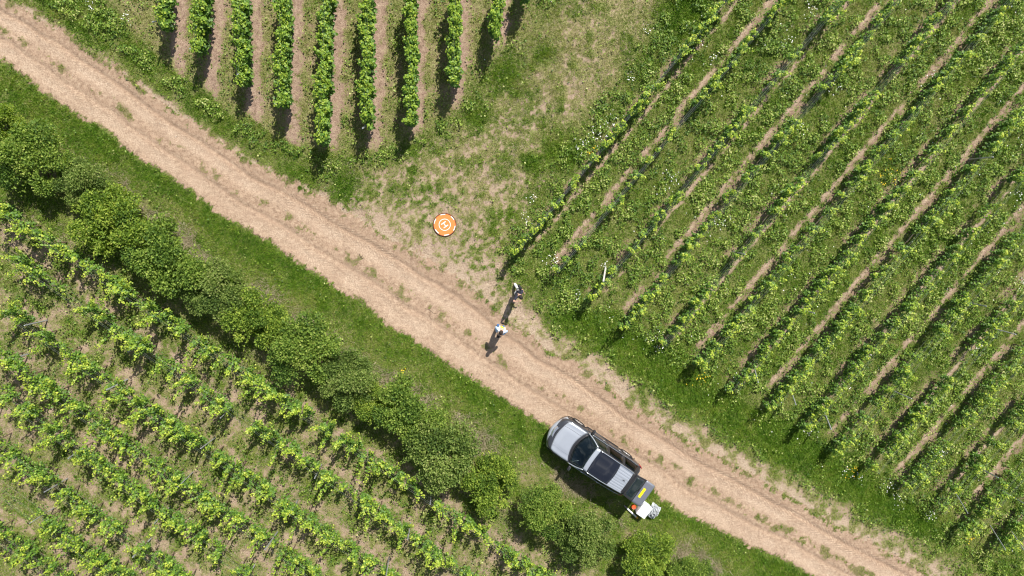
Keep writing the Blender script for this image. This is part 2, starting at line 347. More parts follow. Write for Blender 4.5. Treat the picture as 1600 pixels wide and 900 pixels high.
# worn ground round the landing pad
mP = sstep(-0.9, 0.9, sd_poly(X, Y, PAD_POLY) + (n_mid - 0.5) * 2.4) * (1 - 0.7 * mA)
near = sstep(9.0, 2.0, np.hypot(X - U(660, 390)[0], Y - U(660, 390)[1]))
covP = 0.82 - 0.24 * near + 0.6 * (n_mid - 0.5) + 1.3 * (n_sml - 0.5) + 0.8 * (fbm(X, Y, 9, 2, 151) - .5); lushP = 0.22 + 1.1 * (n_big - 0.5) + 0.45 * sstep(0.50, 0.68, n_mid)
cover = cover * (1 - mP) + covP * mP; lush = lush * (1 - mP) + lushP * mP; pale = pale * (1 - mP) + 0.55 * mP
for (px, py, r) in [(797, 118, 0.9), (745, 180, 0.7), (852, 85, 0.6), (830, 255, 0.5), (1065, 20, 1.3), (880, 235, 0.9), (540, 290, 0.6), (470, 290, 0.9)]:
    c = U(px, py); b = np.exp(-(((X - c[0]) ** 2 + (Y - c[1]) ** 2) / r ** 2) ** 1.5 + (n_mid - 0.5)); b = np.clip(b, 0, 1); cover = cover + (1 - cover) * b; lush = lush + (1.0 - lush) * b
# headland in front of the right-hand rows
mH = sstep(-0.5, 0.5, sd_poly(X, Y, LUSH_POLY) + (n_mid - 0.5) * 1.6)
cover = cover * (1 - mH) + 1.05 * mH; lush = lush * (1 - mH) + 1.0 * mH; pale *= (1 - mH)
# ragged margin along the upper edge of the track
mM = right * np.exp(-(np.clip(-du, 0, 9) / 1.15) ** 2) * sstep(U(500, 300)[0] - 2, U(500, 300)[0] + 8, X) ; mM = np.maximum(mM, right * np.exp(-(np.clip(-du, 0, 9) / 0.3) ** 2))
cover = cover - mM * (0.46 - 1.0 * (n_mid - 0.5) - 1.5 * (fbm(X, Y, 3.2, 3, 131) - 0.5)); lush = lush - 0.4 * mM; pale = np.maximum(pale, 0.8 * mM)
# below the track: mown verge, hay, hedge bottom, lower left vineyard
left = dl < 0; w = -dl + (n_big - 0.5) * 1.6
cd, ci, ca = rowdist(C_ROWS)
covC = 0.74 + 0.9 * (n_mid - 0.5) + 0.9 * (n_sml - 0.5) - 0.22 * np.exp(-(cd / 0.35) ** 2); lushC = 0.34 + 1.0 * (n_mid - 0.45)
tv = sstep(2.2, 1.8, w); th = sstep(6.2, 5.0, w)
hx = X < U(1120, 850)[0]
covL = covC * (1 - th) + (0.80 + 0.8 * (n_mid - 0.5)) * th; lushL = lushC * (1 - th) + (0.6 + 0.8 * (n_mid - .5)) * th
covV = 0.98 - 0.35 * np.exp(-(np.clip(-dl, 0, 9) / 0.15) ** 2); lushV = 0.86 + 0.5 * (n_mid - 0.5) - 0.25 * sstep(0.5, 1.2, np.abs(w - 0.2))
tv = np.where(hx, tv, np.maximum(tv, 0.75))
covL = covL * (1 - tv) + covV * tv; lushL = lushL * (1 - tv) + lushV * tv
cover = np.where(left, covL, cover); lush = np.where(left, lushL, lush); pale = np.where(left, 0.40 * (1 - tv), pale)
# tufts on the crown of the track
rc = (0.80 * g(0.47, 0.11) + 0.85 * g(0.97, 0.09) + 0.8 * g(0.01, 0.03)) * sstep(0.50, 0.62, 0.35 * n_mid + 0.65 * fbm(X, Y, 3.2, 3, 131)) + 0.95 * g(0.49, 0.08) * sstep(0.44, 0.56, fbm(X, Y, 2.6, 3, 141)) * sstep(4, 18, X)
cover = np.where(road, rc, cover); lush = np.where(road, 0.25, lush)
cover = np.clip(cover, 0, 1.1); lush = np.clip(lush, 0, 1)
Z = ((fbm(X, Y, 0.15, 3, 60) - 0.5) * 0.10 + (n_mid - 0.5) * 0.05 + (n_sml - 0.5) * 0.025) * fine
Z = Z + fine * np.where(road, 0.02 - 0.035 * g(0.33, 0.03) - 0.05 * g(0.79, 0.025) - 0.015 * worn + 0.03 * (fbm(X, Y, 7, 2, 44) - .5), 0.02)
ny, nx = X.shape
idx = np.arange(ny * nx).reshape(ny, nx)
Fq = np.stack([idx[:-1, :-1], idx[:-1, 1:], idx[1:, 1:], idx[1:, :-1]], -1).reshape(-1, 4)
rf = road[:-1, :-1].reshape(-1)
def sheet(name, F, mat, atts):
    used = np.unique(F); mp = np.full(ny * nx, -1, np.int32); mp[used] = np.arange(len(used))
    V = np.stack([X.ravel()[used], Y.ravel()[used], Z.ravel()[used]], -1)
    me = npmesh(name, V, mp[F])
    for k, a in atts.items():
        at = me.attributes.new(k, 'FLOAT', 'POINT'); at.data.foreach_set('value', np.ascontiguousarray(a.ravel()[used], np.float32))
    return struct(ob(name, me, mat, smooth=True))
sheet('ground', Fq[~rf], ground_material(), {'cover': cover, 'lush': lush, 'pale': pale})
sheet('dirt_track', Fq[rf], track_material(), {'worn': worn, 'rut': rut, 'tread': tread, 'cover': cover, 'run': run, 'across': dl})
ix0, iy0 = np.searchsorted(GX, -30), np.searchsorted(GY, -25)
def samp(A, x, y):
    i = np.clip(np.round((x + 30) / 0.075).astype(int) + ix0, 0, nx - 1); j = np.clip(np.round((y + 25) / 0.075).astype(int) + iy0, 0, ny - 1)
    return A[j, i]

# ------------------------------------------------------------------ ground cover (nobody could count it)
_PADC, _PADR = U(695, 351), 0.60
_BOXC = U(1003, 800)
def in_view(x, y, m=25):
    px, py = PX(x, y); return (np.hypot(x - _PADC[0], y - _PADC[1]) > _PADR) & (np.hypot(x - _BOXC[0], y - _BOXC[1]) > .25) & (px > -m) & (px < 1600 + m) & (py > -m) & (py < 900 + m)
def scatter(n, seed):
    r = np.random.default_rng(seed); return r.uniform(-25, 31, n), r.uniform(-21.5, 11.5, n), r
def blades(x, y, z, h, wid, lean, tone, r, K):
    """K triangular blades per tuft"""
    n = len(x); N = n * K; rep = lambda a: np.repeat(a, K)
    a = r.uniform(0, 2 * np.pi, N); bx = rep(x) + r.normal(0, 0.035, N); by = rep(y) + r.normal(0, 0.035, N); bz = rep(z) - 0.01
    hh = rep(h) * r.uniform(0.6, 1.25, N); ln = hh * rep(lean) * r.uniform(0.3, 1.5, N); la = r.uniform(0, 2 * np.pi, N)
    w = rep(wid) * 0.5; c, s = np.cos(a) * w, np.sin(a) * w
    V = np.empty((N, 3, 3)); V[:, 0] = np.stack([bx - c, by - s, bz], -1); V[:, 1] = np.stack([bx + c, by + s, bz], -1)
    V[:, 2] = np.stack([bx + np.cos(la) * ln, by + np.sin(la) * ln, bz + hh], -1)
    return V.reshape(-1, 3), np.arange(N * 3).reshape(-1, 3), np.clip(rep(tone) + r.normal(0, 0.10, N), 0, 1)
def leaves(P, D, Nn, S, wide=0.5):
    """lobed leaves: base P, tip direction D, normal Nn, size S -> fan of 4 triangles each"""
    Sd = np.cross(D, Nn); Sd /= (np.linalg.norm(Sd, axis=1, keepdims=True) + 1e-9); S = S[:, None]; W = wide
    V = np.stack([P, P + S * (0.22 * D + W * Sd + 0.08 * Nn), P + S * (0.72 * D + 0.78 * W * Sd), P + S * (1.05 * D - 0.12 * Nn),
                  P + S * (0.72 * D - 0.78 * W * Sd), P + S * (0.22 * D - W * Sd + 0.08 * Nn)], 1)
    n = len(P); b = (np.arange(n) * 6)[:, None, None]
    F = (np.array([[0, 2, 1], [0, 3, 2], [0, 4, 3], [0, 5, 4]])[None] + b).reshape(-1, 3)
    return V.reshape(-1, 3), F
def runit(r, n):
    v = r.normal(size=(n, 3)); return v / np.linalg.norm(v, axis=1, keepdims=True)

x, y, r = scatter(620000, 1)
cv = samp(cover, x, y); lu = samp(lush, x, y); rd = samp(road, x, y)
keep = in_view(x, y) & (r.random(len(x)) < np.clip((cv - 0.30) * 1.5, 0, 1) * (0.45 + 0.55 * lu))
x, y, cv, lu = x[keep], y[keep], cv[keep], lu[keep]; z = samp(Z, x, y)
tone = 0.64 - 0.44 * lu + r.normal(0, 0.10, len(x)) + 0.55 * (fbm(x, y, 0.8, 3, 5) - 0.5) + 0.6 * (fbm(x, y, 4.0, 2, 15) - 0.5) + 0.18 * (r.random(len(x)) < 0.12)
V, F, T = blades(x, y, z, 0.05 + 0.07 * lu, np.full(len(x), 0.022), np.full(len(x), 0.9), tone, r, 5)
stuff(ob('grass', npmesh('grass', V, F, T), MAT['grass']), 'short green and olive grass growing between track and vine rows', 'grass')
print('grass', len(F))

# broad-leaved weeds between the right-hand rows, and some under the other vines
x, y, r = scatter(1000000, 2)
isB = (samp(du, x, y) < -0.8) & (samp(mA, x, y) < 0.3) & (samp(mP, x, y) < 0.5)
isC = samp(dl, x, y) < -5.2; isA = samp(mA, x, y) > 0.5
cv = samp(cover, x, y); cl = fbm(x, y, 2.2, 3, 77)
pr = np.where(isB, 0.75, np.where(isC, 0.26, np.where(isA, 0.16, 0.04))) * np.clip((cv - 0.35) * 2.2, 0, 1) * sstep(0.36, 0.58, cl)
pr = pr * (1 - 0.9 * samp(mH, x, y))
keep = in_view(x, y) & (r.random(len(x)) < pr) & ~samp(road, x, y)
x, y, cl = x[keep], y[keep], cl[keep]; n = len(x); z = samp(Z, x, y)
D = runit(r, n); D[:, 2] = np.abs(D[:, 2]) * 0.5 + 0.05; D /= np.linalg.norm(D, axis=1, keepdims=True)
Nn = runit(r, n) * 0.6 + np.array([0, 0, 1]); Nn -= D * (Nn * D).sum(1, keepdims=True); Nn /= np.linalg.norm(Nn, axis=1, keepdims=True)
hgt = r.random(n) * 0.34 * sstep(0.42, 0.68, cl) + 0.015
V, F = leaves(np.stack([x, y, z + hgt], -1), D, Nn, r.uniform(0.035, 0.095, n), 0.40)
tn = np.clip(0.33 + 1.0 * hgt + 0.5 * (fbm(x, y, 0.6, 3, 91) - 0.5) + 0.6 * (fbm(x, y, 3.0, 2, 95) - 0.5) + r.normal(0, 0.20, n), 0, 1)
stuff(ob('weeds', npmesh('weeds', V, F, np.repeat(tn, 4)), MAT['weed']), 'low broad leaved weeds between the vine rows', 'weeds')
print('weeds', n)

# long dry grass laid over along the hedge
x, y, r = scatter(420000, 3)
ww = samp(w, x, y); nb = fbm(x, y, 0.7, 3, 14)
pr = 1.0 * np.exp(-((ww - 2.15) / 0.42) ** 2) * sstep(0.34, 0.50, nb) + 0.38 * sstep(0.44, 0.60, nb) * (samp(dl, x, y) < -4.6) + 0.20 * samp(mP, x, y) * sstep(0.42, 0.60, nb)
pr = np.where((x > U(1130, 850)[0]) & (samp(dl, x, y) < 0), pr * 0.15, pr)
keep = in_view(x, y) & (r.random(len(x)) < pr) & ~samp(road, x, y); x, y = x[keep], y[keep]; n = len(x)
ln = 0.10 + 0.22 * np.exp(-((samp(w, x, y) - 2.15) / 0.8) ** 2)
V, F, T = blades(x, y, samp(Z, x, y) + 0.02, ln * 0.55, np.full(n, 0.016), np.full(n, 1.6), r.uniform(0.2, 0.9, n), r, 4)
stuff(ob('dry_grass', npmesh('dry_grass', V, F, T), MAT['dry']), 'long pale dry grass lying along the hedge', 'dry grass')
print('dry', len(F))

# white and yellow wild flowers in patches
fl = [(145, 8, .35, 0), (203, 30, .3, 0), (985, 120, .3, 0), (1010, 48, .3, 0), (940, 205, .6, 0), (925, 215, .4, 0), (1050, 280, .55, 0), (1035, 297, .3, 0), (1128, 347, .55, 0), (905, 230, .5, 0),
      (820, 342, .4, 0), (868, 410, .35, 0), (862, 405, .3, 0), (945, 415, .4, 0), (900, 460, .25, 0), (1022, 525, .5, 0), (1027, 543, .3, 0), (1150, 593, .5, 0), (1262, 20, .5, 0), (1230, 62, .4, 0),
      (1300, 137, .4, 0), (1245, 200, .4, 0), (1455, 122, .6, 0), (1522, 543, .4, 0), (1265, 670, .4, 0), (1385, 757, .5, 0), (1400, 778, .45, 0), (1450, 805, .45, 0), (1320, 735, .3, 0), (1340, 745, .3, 0),
      (1465, 705, .5, 0), (1590, 440, .5, 0), (1590, 310, .5, 0), (958, 190, .4, 0), (1088, 60, .5, 0), (1110, 90, .3, 0), (830, 310, .3, 0), (1385, 275, .9, 1), (1330, 735, .4, 1), (1095, 590, .6, 1), (925, 240, .3, 1), (1510, 840, .3, 1), (630, 579, .12, 1)]
P = []; T = []; r = np.random.default_rng(5)
for px, py, rad, yel in fl:
    c = U(px, py); k = int(38 * rad if not yel else 40 * rad + 4); q = c + r.normal(0, rad * 0.45, (k, 2)); P.append(np.c_[q, r.uniform(0.05, 0.32, k)]); T.append(np.full(k, 0.95 if yel else 0.3))
q = np.c_[r.uniform(0, 29, 1800), r.uniform(-20, 10.5, 1800)]; ok = (samp(du, q[:, 0], q[:, 1]) < -2) & (samp(mP, q[:, 0], q[:, 1]) < .3) & (samp(cover, q[:, 0], q[:, 1]) > .6) & in_view(q[:, 0], q[:, 1]) & (fbm(q[:, 0], q[:, 1], 0.8, 2, 66) > 0.48)
q = q[ok]; q = q[::2]; P.append(np.c_[q, r.uniform(0.03, 0.2, len(q))]); T.append(np.full(len(q), 0.3))
P = np.concatenate(P); T = np.concatenate(T); P[:, 2] += samp(Z, P[:, 0], P[:, 1]); n = len(P)
D = runit(r, n); D[:, 2] *= 0.3; D /= np.linalg.norm(D, axis=1, keepdims=True); Nn = np.tile([0, 0, 1.0], (n, 1)) + runit(r, n) * .4; Nn -= D * (Nn * D).sum(1, keepdims=True); Nn /= np.linalg.norm(Nn, axis=1, keepdims=True)
V, F = leaves(P, D, Nn, r.uniform(0.03, 0.06, n), 0.5)
stuff(ob('wildflowers', npmesh('wildflowers', V, F, np.repeat(T, 4)), MAT['petal']), 'small white and yellow wild flowers among the weeds', 'wild flowers')

# stones on track and bare soil
MAT['stone'] = plain('limestone', (0.50, 0.42, 0.33), 0.9, var=0.3, vs=3)
x, y, r = scatter(40000, 6); pr = np.where(samp(road, x, y), 0.5 * (0.25 + n_big[0, 0] * 0 + samp(rut, x, y) + 0.3 * samp(worn, x, y)), 0.12 * np.clip(0.5 - samp(cover, x, y), 0, 1) * 2)
keep = in_view(x, y) & (r.random(len(x)) < pr); x, y = x[keep], y[keep]; n = len(x); z = samp(Z, x, y)
s = 0.008 + 0.018 * r.random(n) ** 3
o8 = np.array([[1, 0, 0], [0, 1, 0], [-1, 0, 0], [0, -1, 0], [0, 0, .7], [0, 0, -.7]], float)
V = (o8[None] * (1 + 0.5 * r.uniform(-1, 1, (n, 6, 3))) * s[:, None, None]) + np.stack([x, y, z + s * 0.3], -1)[:, None]
F = (np.array([[0, 1, 4], [1, 2, 4], [2, 3, 4], [3, 0, 4], [1, 0, 5], [2, 1, 5], [3, 2, 5], [0, 3, 5]])[None] + (np.arange(n) * 6)[:, None, None]).reshape(-1, 3)
stuff(ob('stones', npmesh('stones', V.reshape(-1, 3), F), MAT['stone']), 'pale small stones scattered over the dirt track', 'stones')

# ------------------------------------------------------------------ grapevines
def vine_meshes(kind, seed, vigour):
    r = np.random.default_rng(seed); L = dict(A=1.0, B=1.25, C=1.3)[kind]
    P = []; D = []; S = []; T = []; canes = []
    ns = {'A': 20, 'B': 12, 'C': 12}[kind]; ns = max(2, int(ns * vigour))
    for i in range(ns):
        x0 = (r.uniform(-.5, .5) if vigour > .6 else r.normal(0, .22)) * L; y0 = r.normal(0, 0.05)
        zb = {'A': 0.6, 'B': 0.45, 'C': 0.65}[kind] + r.normal(0, 0.05)
        ln = {'A': r.uniform(1.05, 1.3), 'B': r.uniform(0.5, 1.35) * (0.65 + 0.35 * vigour), 'C': r.choice([r.uniform(.5, 1.2), r.uniform(1.0, 1.75)])}[kind]
        dx, dy = r.normal(0, .13 if kind != 'C' else .22), r.normal(0, {'A': .12, 'B': .11, 'C': .25}[kind]); dr = {'A': 0.0, 'B': 0.20, 'C': 0.42}[kind] * r.random()
        da = r.uniform(0, 6.28); m = int(ln / (0.056 if kind == 'A' else 0.044)); t = np.linspace(0.02, 1, m)
        cx = x0 + dx * t * ln + dr * np.cos(da) * t ** 3; cy = y0 + dy * t * ln + dr * np.sin(da) * t ** 3; cz = zb + ln * t - dr * 0.5 * t ** 3
        canes.append([(cx[k], cy[k], cz[k]) for k in (0, m // 3, 2 * m // 3, m - 1)])
        rep = 2
        for k in range(rep):
            a = r.uniform(0, 2 * np.pi, m); pet = r.uniform(0.03, 0.13 if kind == 'A' else 0.085, m) * (1.0 if k == 0 else 1.55) * (1 - 0.6 * t)
            p = np.stack([cx + np.cos(a) * pet, cy + np.sin(a) * pet, cz + r.normal(0, .03, m)], -1)
            if kind == 'A': p[:, 1] = np.where(np.abs(p[:, 1]) > .34, r.uniform(-.34, .34, m), p[:, 1])
            d = np.stack([np.cos(a), np.sin(a), r.uniform(-0.75, 0.15, m)], -1)
            P.append(p); D.append(d); S.append(np.where(t > 0.85, r.uniform(.05, .08, m), r.uniform(.085, .135, m) if kind == 'A' else r.uniform(.058, .098, m)))
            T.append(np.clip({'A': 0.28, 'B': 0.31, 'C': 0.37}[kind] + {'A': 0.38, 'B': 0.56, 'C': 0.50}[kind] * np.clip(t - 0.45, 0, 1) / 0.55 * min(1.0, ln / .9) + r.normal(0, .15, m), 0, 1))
    P = np.concatenate(P); D = np.concatenate(D); S = np.concatenate(S); T = np.concatenate(T); n = len(P)
    D /= np.linalg.norm(D, axis=1, keepdims=True)
    Nn = np.tile([0, 0, 1.0], (n, 1)) + 0.55 * D + runit(r, n) * .55; Nn -= D * (Nn * D).sum(1, keepdims=True); Nn /= np.linalg.norm(Nn, axis=1, keepdims=True)
    V, F = leaves(P, D, Nn, S, 0.52)
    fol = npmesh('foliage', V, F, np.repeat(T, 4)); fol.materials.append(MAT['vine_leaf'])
    parts = [tube([(0, 0, -.03), (r.normal(0, .02), r.normal(0, .02), .3), (r.normal(0, .03), 0, .66)], [.032, .026, .024], 6), tube([(-L * .48, 0, .68), (-.1, 0, .66), (.1, 0, .67), (L * .48, 0, .69)], .013, 5)]
    parts += [tube(c, [.006, .005, .004, .002], 3) for c in canes]
    tv_, tf_ = merge(*parts); tr = bpy.data.meshes.new('trunk'); tr.from_pydata([tuple(q) for q in tv_], [], tf_); tr.materials.append(MAT['bark']); tr.update()
    return tr, fol
VAR = {('A', 0): [vine_meshes('A', 100 + i, 1.0) for i in range(8)], ('B', 0): [vine_meshes('B', 200 + i, 1.0) for i in range(9)], ('B', 1): [vine_meshes('B', 230 + i, 0.45) for i in range(6)],
       ('C', 0): [vine_meshes('C', 300 + i, 1.0) for i in range(9)], ('C', 1): [vine_meshes('C', 330 + i, 0.55) for i in range(4)]}
ORD = ['first', 'second', 'third', 'fourth', 'fifth', 'sixth', 'seventh', 'eighth', 'ninth', 'tenth', 'eleventh', 'twelfth', 'thirteenth', 'fourteenth', 'fifteenth', 'sixteenth', 'seventeenth', 'eighteenth', 'nineteenth', 'twentieth',
       'twenty-first', 'twenty-second', 'twenty-third', 'twenty-fourth', 'twenty-fifth', 'twenty-sixth', 'twenty-seventh', 'twenty-eighth', 'twenty-ninth', 'thirtieth']
nv = {'A': 0, 'B': 0, 'C': 0}
def plant_vine(kind, weak, p, ang, sc, label, group):
    o = empty('grapevine', (p[0], p[1], float(samp(Z, np.array([p[0]]), np.array([p[1]]))[0])), ang); o.scale = sc
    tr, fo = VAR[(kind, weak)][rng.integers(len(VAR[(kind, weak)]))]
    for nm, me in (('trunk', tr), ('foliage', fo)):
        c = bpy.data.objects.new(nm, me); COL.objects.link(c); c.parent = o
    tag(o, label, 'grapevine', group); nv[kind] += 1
def visible(p, mx, mt, mb):
    px, py = PX(p[0], p[1], 1.0); return -mx < px < 1600 + mx and -mt < py < 900 + mb
WIRES = []
def row(kind, a, b, step, rowname, endname, gap, weakp, start=0.35):
    L = np.linalg.norm(b - a); d = (b - a) / L; ang = math.atan2(d[1], d[0]); s = start; k = 0; lo = hi = None
    while s < L:
        p = a + d * s
        if visible(p, 6, 20, 6):
            lo = s if lo is None else lo; hi = s
            q = fbm(np.array([p[0]]), np.array([p[1]]), 0.35, 2, 120 + 7)[0]
            if rng.random() > gap:
                weak = 1 if rng.random() < weakp * (1.6 if q > 0.5 else 0.5) and kind != 'A' else 0
                pp = p + np.array([-d[1], d[0]]) * rng.normal(0, 0.04)
                sc = (rng.uniform(.95, 1.12), rng.uniform(.9, 1.15), rng.uniform(.90, 1.08))
                if k < len(ORD):
                    look = {'A': 'dense trimmed grapevine', 'B': ('full bright-tipped grapevine', 'thin sparse grapevine')[weak], 'C': ('long-shooted grapevine', 'small thin grapevine')[weak]}[kind]
                    plant_vine(kind, weak, pp, ang + (math.pi if rng.random() < .5 else 0), sc, f'{look}, {ORD[k]} from {endname}, {rowname}', f'vines of the {rowname}')
                    k += 1
        s += step * rng.uniform(0.94, 1.06)
    if lo is not None: WIRES.append((kind, a + d * max(lo - .6, 0.0), a + d * (hi + 1.5), rowname))
for i, (a, b) in enumerate(A_ROWS):
    row('A', a, b, 0.97, f'{ORD[i]} upper left row from the left', 'track end', 0.0, 0)
for i, (a, b) in enumerate(B_ROWS):
    row('B', a, b, 1.27, f'{ORD[i]} right-hand row from landing pad', 'track end', 0.09, 0.40)
for i, (a, b) in enumerate(C_ROWS):
    row('C', a, b, 1.33, f'{ORD[i]} lower left row from hedge', 'left end', 0.04, 0.20)
print('vines', nv, sum(nv.values()))

# ------------------------------------------------------------------ trellis wires and posts
for kind, a, b, rn in WIRES:
    zs = {'A': (.7, 1.2, 1.7), 'B': (.65, 1.05, 1.45), 'C': (.75, 1.2, 1.65)}[kind]; n = max(2, int(np.linalg.norm(b - a) / 3)); parts = []
    for z in zs:
        for off in ((0,) if z < .9 else (-.035, .035)):
            d = (b - a) / np.linalg.norm(b - a); nn = np.array([-d[1], d[0]]) * off
            parts.append(tube([(*(a + (b - a) * i / n + nn), z - (0.02 if i % 2 else 0)) for i in range(n + 1)], 0.0020 if kind == 'B' else 0.0015, 4))
    v, f_ = merge(*parts); o = pymesh('trellis_wire', v, f_, MAT['wire'])
    tag(o, f'thin grey trellis wires strung along the {rn}', 'wire', 'trellis wires')
def post(base, top, h, label, group, mat='post', wd=0.05):
    bz = float(samp(Z, base[:1], base[1:2])[0]); L = math.sqrt(h * h + np.sum((top - base) ** 2)); bm = bmesh.new()
    bm_box(bm, (0, 0, L / 2 - .1), (wd, wd * .75, L + .2), bevel=.008); bm_box(bm, (0, wd * .3, L / 2), (wd * 1.25, wd * .12, L - .02))
    for k in range(5): bm_box(bm, (wd * .6, 0, L * (.35 + .14 * k)), (.014, .02, .03))
    o = bmob('trellis_post', bm, MAT[mat]); o.location = (*base, bz); o.rotation_mode = 'QUATERNION'
    o.rotation_quaternion = Vector((top[0] - base[0], top[1] - base[1], h)).to_track_quat('Z', 'Y'); tag(o, label, 'post', group)
PB = [(1392, 609, 'slim grey post in the right-hand rows, above the lower headland', ), (1547, 512, 'slim grey post near the right edge beside a bare soil strip'), (1521, 726, 'slim grey post crossing a soil strip at the lower right'),
      (1562, 764, 'slim grey post closest to the lower right corner of the vineyard'), (1247, 482, 'slim grey post standing over a soil strip in the middle of the right field'), (1502, 471, 'slim grey post half hidden by leaves at right of centre field'),
      (1145, 393, 'slim grey post nearest the landing pad among the right-hand rows'), (1512, 249, 'slim grey post high in the right field beside broad weeds'), (1540, 26, 'slim grey post at the top edge of the right field')]
for px, py, lb in PB:
    b = U(px, py); post(b, b + rng.normal(0, .03, 2), 1.65, lb, 'line posts of the right-hand rows')
dB = B_ROWS[4][1] - B_ROWS[4][0]; dB = dB / np.linalg.norm(dB)
for px, py, lb, m, wd in [(946, 418, 'pale weathered end post leaning out of the third right-hand row beside the two people', 'oldpost', .07), (1177, 570, 'thin pale end post of a right-hand row above the lush headland', 'post', .05), (1233, 603, 'short grey end post just right of the thin pale one', 'post', .05),
                          (1286, 640, 'grey end post with white flowers at its foot', 'post', .06), (1490, 766, 'grey end post leaning over weeds near the lower right', 'post', .045), (1546, 820, 'short pale end post near the lower right corner', 'post', .05), (1576, 824, 'thin dark grey end post nearest the lower right corner', 'post', .05)]:
    b = U(px, py); post(b, b - dB * 0.62, 1.6, lb, 'end posts of the right-hand rows', m, wd)
for (px, py), lb in zip([(267, 32), (322, 72), (392, 110), (447, 154), (577, 190)], ['first', 'second', 'third', 'fourth', 'sixth']):
    b = U(px, py); d = A_ROWS[3][0] - A_ROWS[3][1]; d = d / np.linalg.norm(d); post(b, b + d * .5, 1.7, f'pale grey end post leaning outward at the foot of the {lb} upper left row', 'end posts of the upper left rows', 'post', .06)
PC = [(229, 537), (365, 634), (46, 552), (75, 500), (106, 747), (337, 683), (302, 737), (267, 790), (237, 840), (210, 885), (400, 880), (138, 695), (85, 793), (466, 780), (434, 830), (642, 816), (608, 870), (675, 763), (503, 725), (15, 604), (200, 592)]
PL = ['second row from the hedge, left of its middle', 'second row from the hedge, near its middle', 'third row from the hedge, near the left edge', 'second row from the hedge, close to the left edge', 'fifth row from the hedge above a patch of bare soil', 'third row from the hedge, left of a long gap', 'fourth row from the hedge in the lower middle',
      'fifth row from the hedge in the lower part', 'sixth row from the hedge near the bottom edge', 'seventh row from the hedge on the bottom edge', 'fourth row from the hedge on the bottom edge', 'fourth row from the hedge, left part', 'sixth row from the hedge, far lower left',
      'third row from the hedge, upper of two in line', 'fourth row from the hedge, lower of two in line', 'second row from the hedge beside loose wires', 'third row from the hedge near the bottom edge', 'nearest row under the hedge, below the widest bush', 'second row from the hedge, top just showing over leaves', 'fourth row from the hedge at the left edge', 'third row from the hedge, short tip over leaves']
for (px, py), lb in zip(PC, PL):
    b = U(px, py); post(b, b + rng.normal(0, .05, 2), 1.75, 'grey metal post in the ' + lb, 'posts of the lower left rows', 'post', .05)

# ------------------------------------------------------------------ hedge of bushes beside the lower left vineyard
def bush_meshes(seed):
    r = np.random.default_rng(seed); nl = 26
    c = np.stack([r.normal(0, .40, nl), r.normal(0, .40, nl), r.uniform(.35, 1.0, nl)], -1)
    rad = np.hypot(c[:, 0], c[:, 1]); c[:, :2] *= (np.minimum(rad, .66) / (rad + 1e-6))[:, None]; c[:, 2] = np.where(rad > .5, np.minimum(c[:, 2], .78), c[:, 2])
    R = r.uniform(.12, .30, nl); P = []; T = []; D = []
    for k in range(nl):
        m = int(980 * R[k] ** 1.6 / .15); u = runit(r, m); u[:, 2] = np.where(u[:, 2] < -.35, -u[:, 2], u[:, 2]); rr = R[k] * r.uniform(.25, 1.30, m) ** .7
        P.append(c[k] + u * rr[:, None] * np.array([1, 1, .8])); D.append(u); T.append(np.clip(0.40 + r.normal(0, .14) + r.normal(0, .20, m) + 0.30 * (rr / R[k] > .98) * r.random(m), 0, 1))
    for k in range(26):                                           # stray shoots that break the outline
        a = r.uniform(0, 6.28); e = r.uniform(.2, 1.2); u = np.array([math.cos(a) * math.cos(e), math.sin(a) * math.cos(e), math.sin(e)]); m = 26
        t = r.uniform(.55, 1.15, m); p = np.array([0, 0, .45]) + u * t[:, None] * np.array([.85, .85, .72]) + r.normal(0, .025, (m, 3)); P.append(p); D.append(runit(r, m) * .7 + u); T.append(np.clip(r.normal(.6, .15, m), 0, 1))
    P = np.concatenate(P); D = np.concatenate(D); T = np.concatenate(T); n = len(P); P[:, 2] = np.maximum(P[:, 2], .05)
    D = D + runit(r, n) * 1.1; D /= np.linalg.norm(D, axis=1, keepdims=True); Nn = runit(r, n) * .9 + np.array([0, 0, .9]); Nn -= D * (Nn * D).sum(1, keepdims=True); Nn /= np.linalg.norm(Nn, axis=1, keepdims=True)
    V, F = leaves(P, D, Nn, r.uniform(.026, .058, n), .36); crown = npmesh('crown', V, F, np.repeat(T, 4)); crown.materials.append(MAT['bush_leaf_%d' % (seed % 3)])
    parts = []
    for k in range(7):
        e = c[r.integers(nl)]; parts.append(tube([(r.normal(0, .03), r.normal(0, .03), -.03), tuple(e * np.array([.4, .4, .5])), tuple(e)], [.028, .018, .006], 6))
    v, f_ = merge(*parts); tr = bpy.data.meshes.new('trunk'); tr.from_pydata([tuple(q) for q in v], [], f_); tr.materials.append(MAT['bark']); tr.update()
    return tr, crown
BUSH = [bush_meshes(500 + i) for i in range(6)]
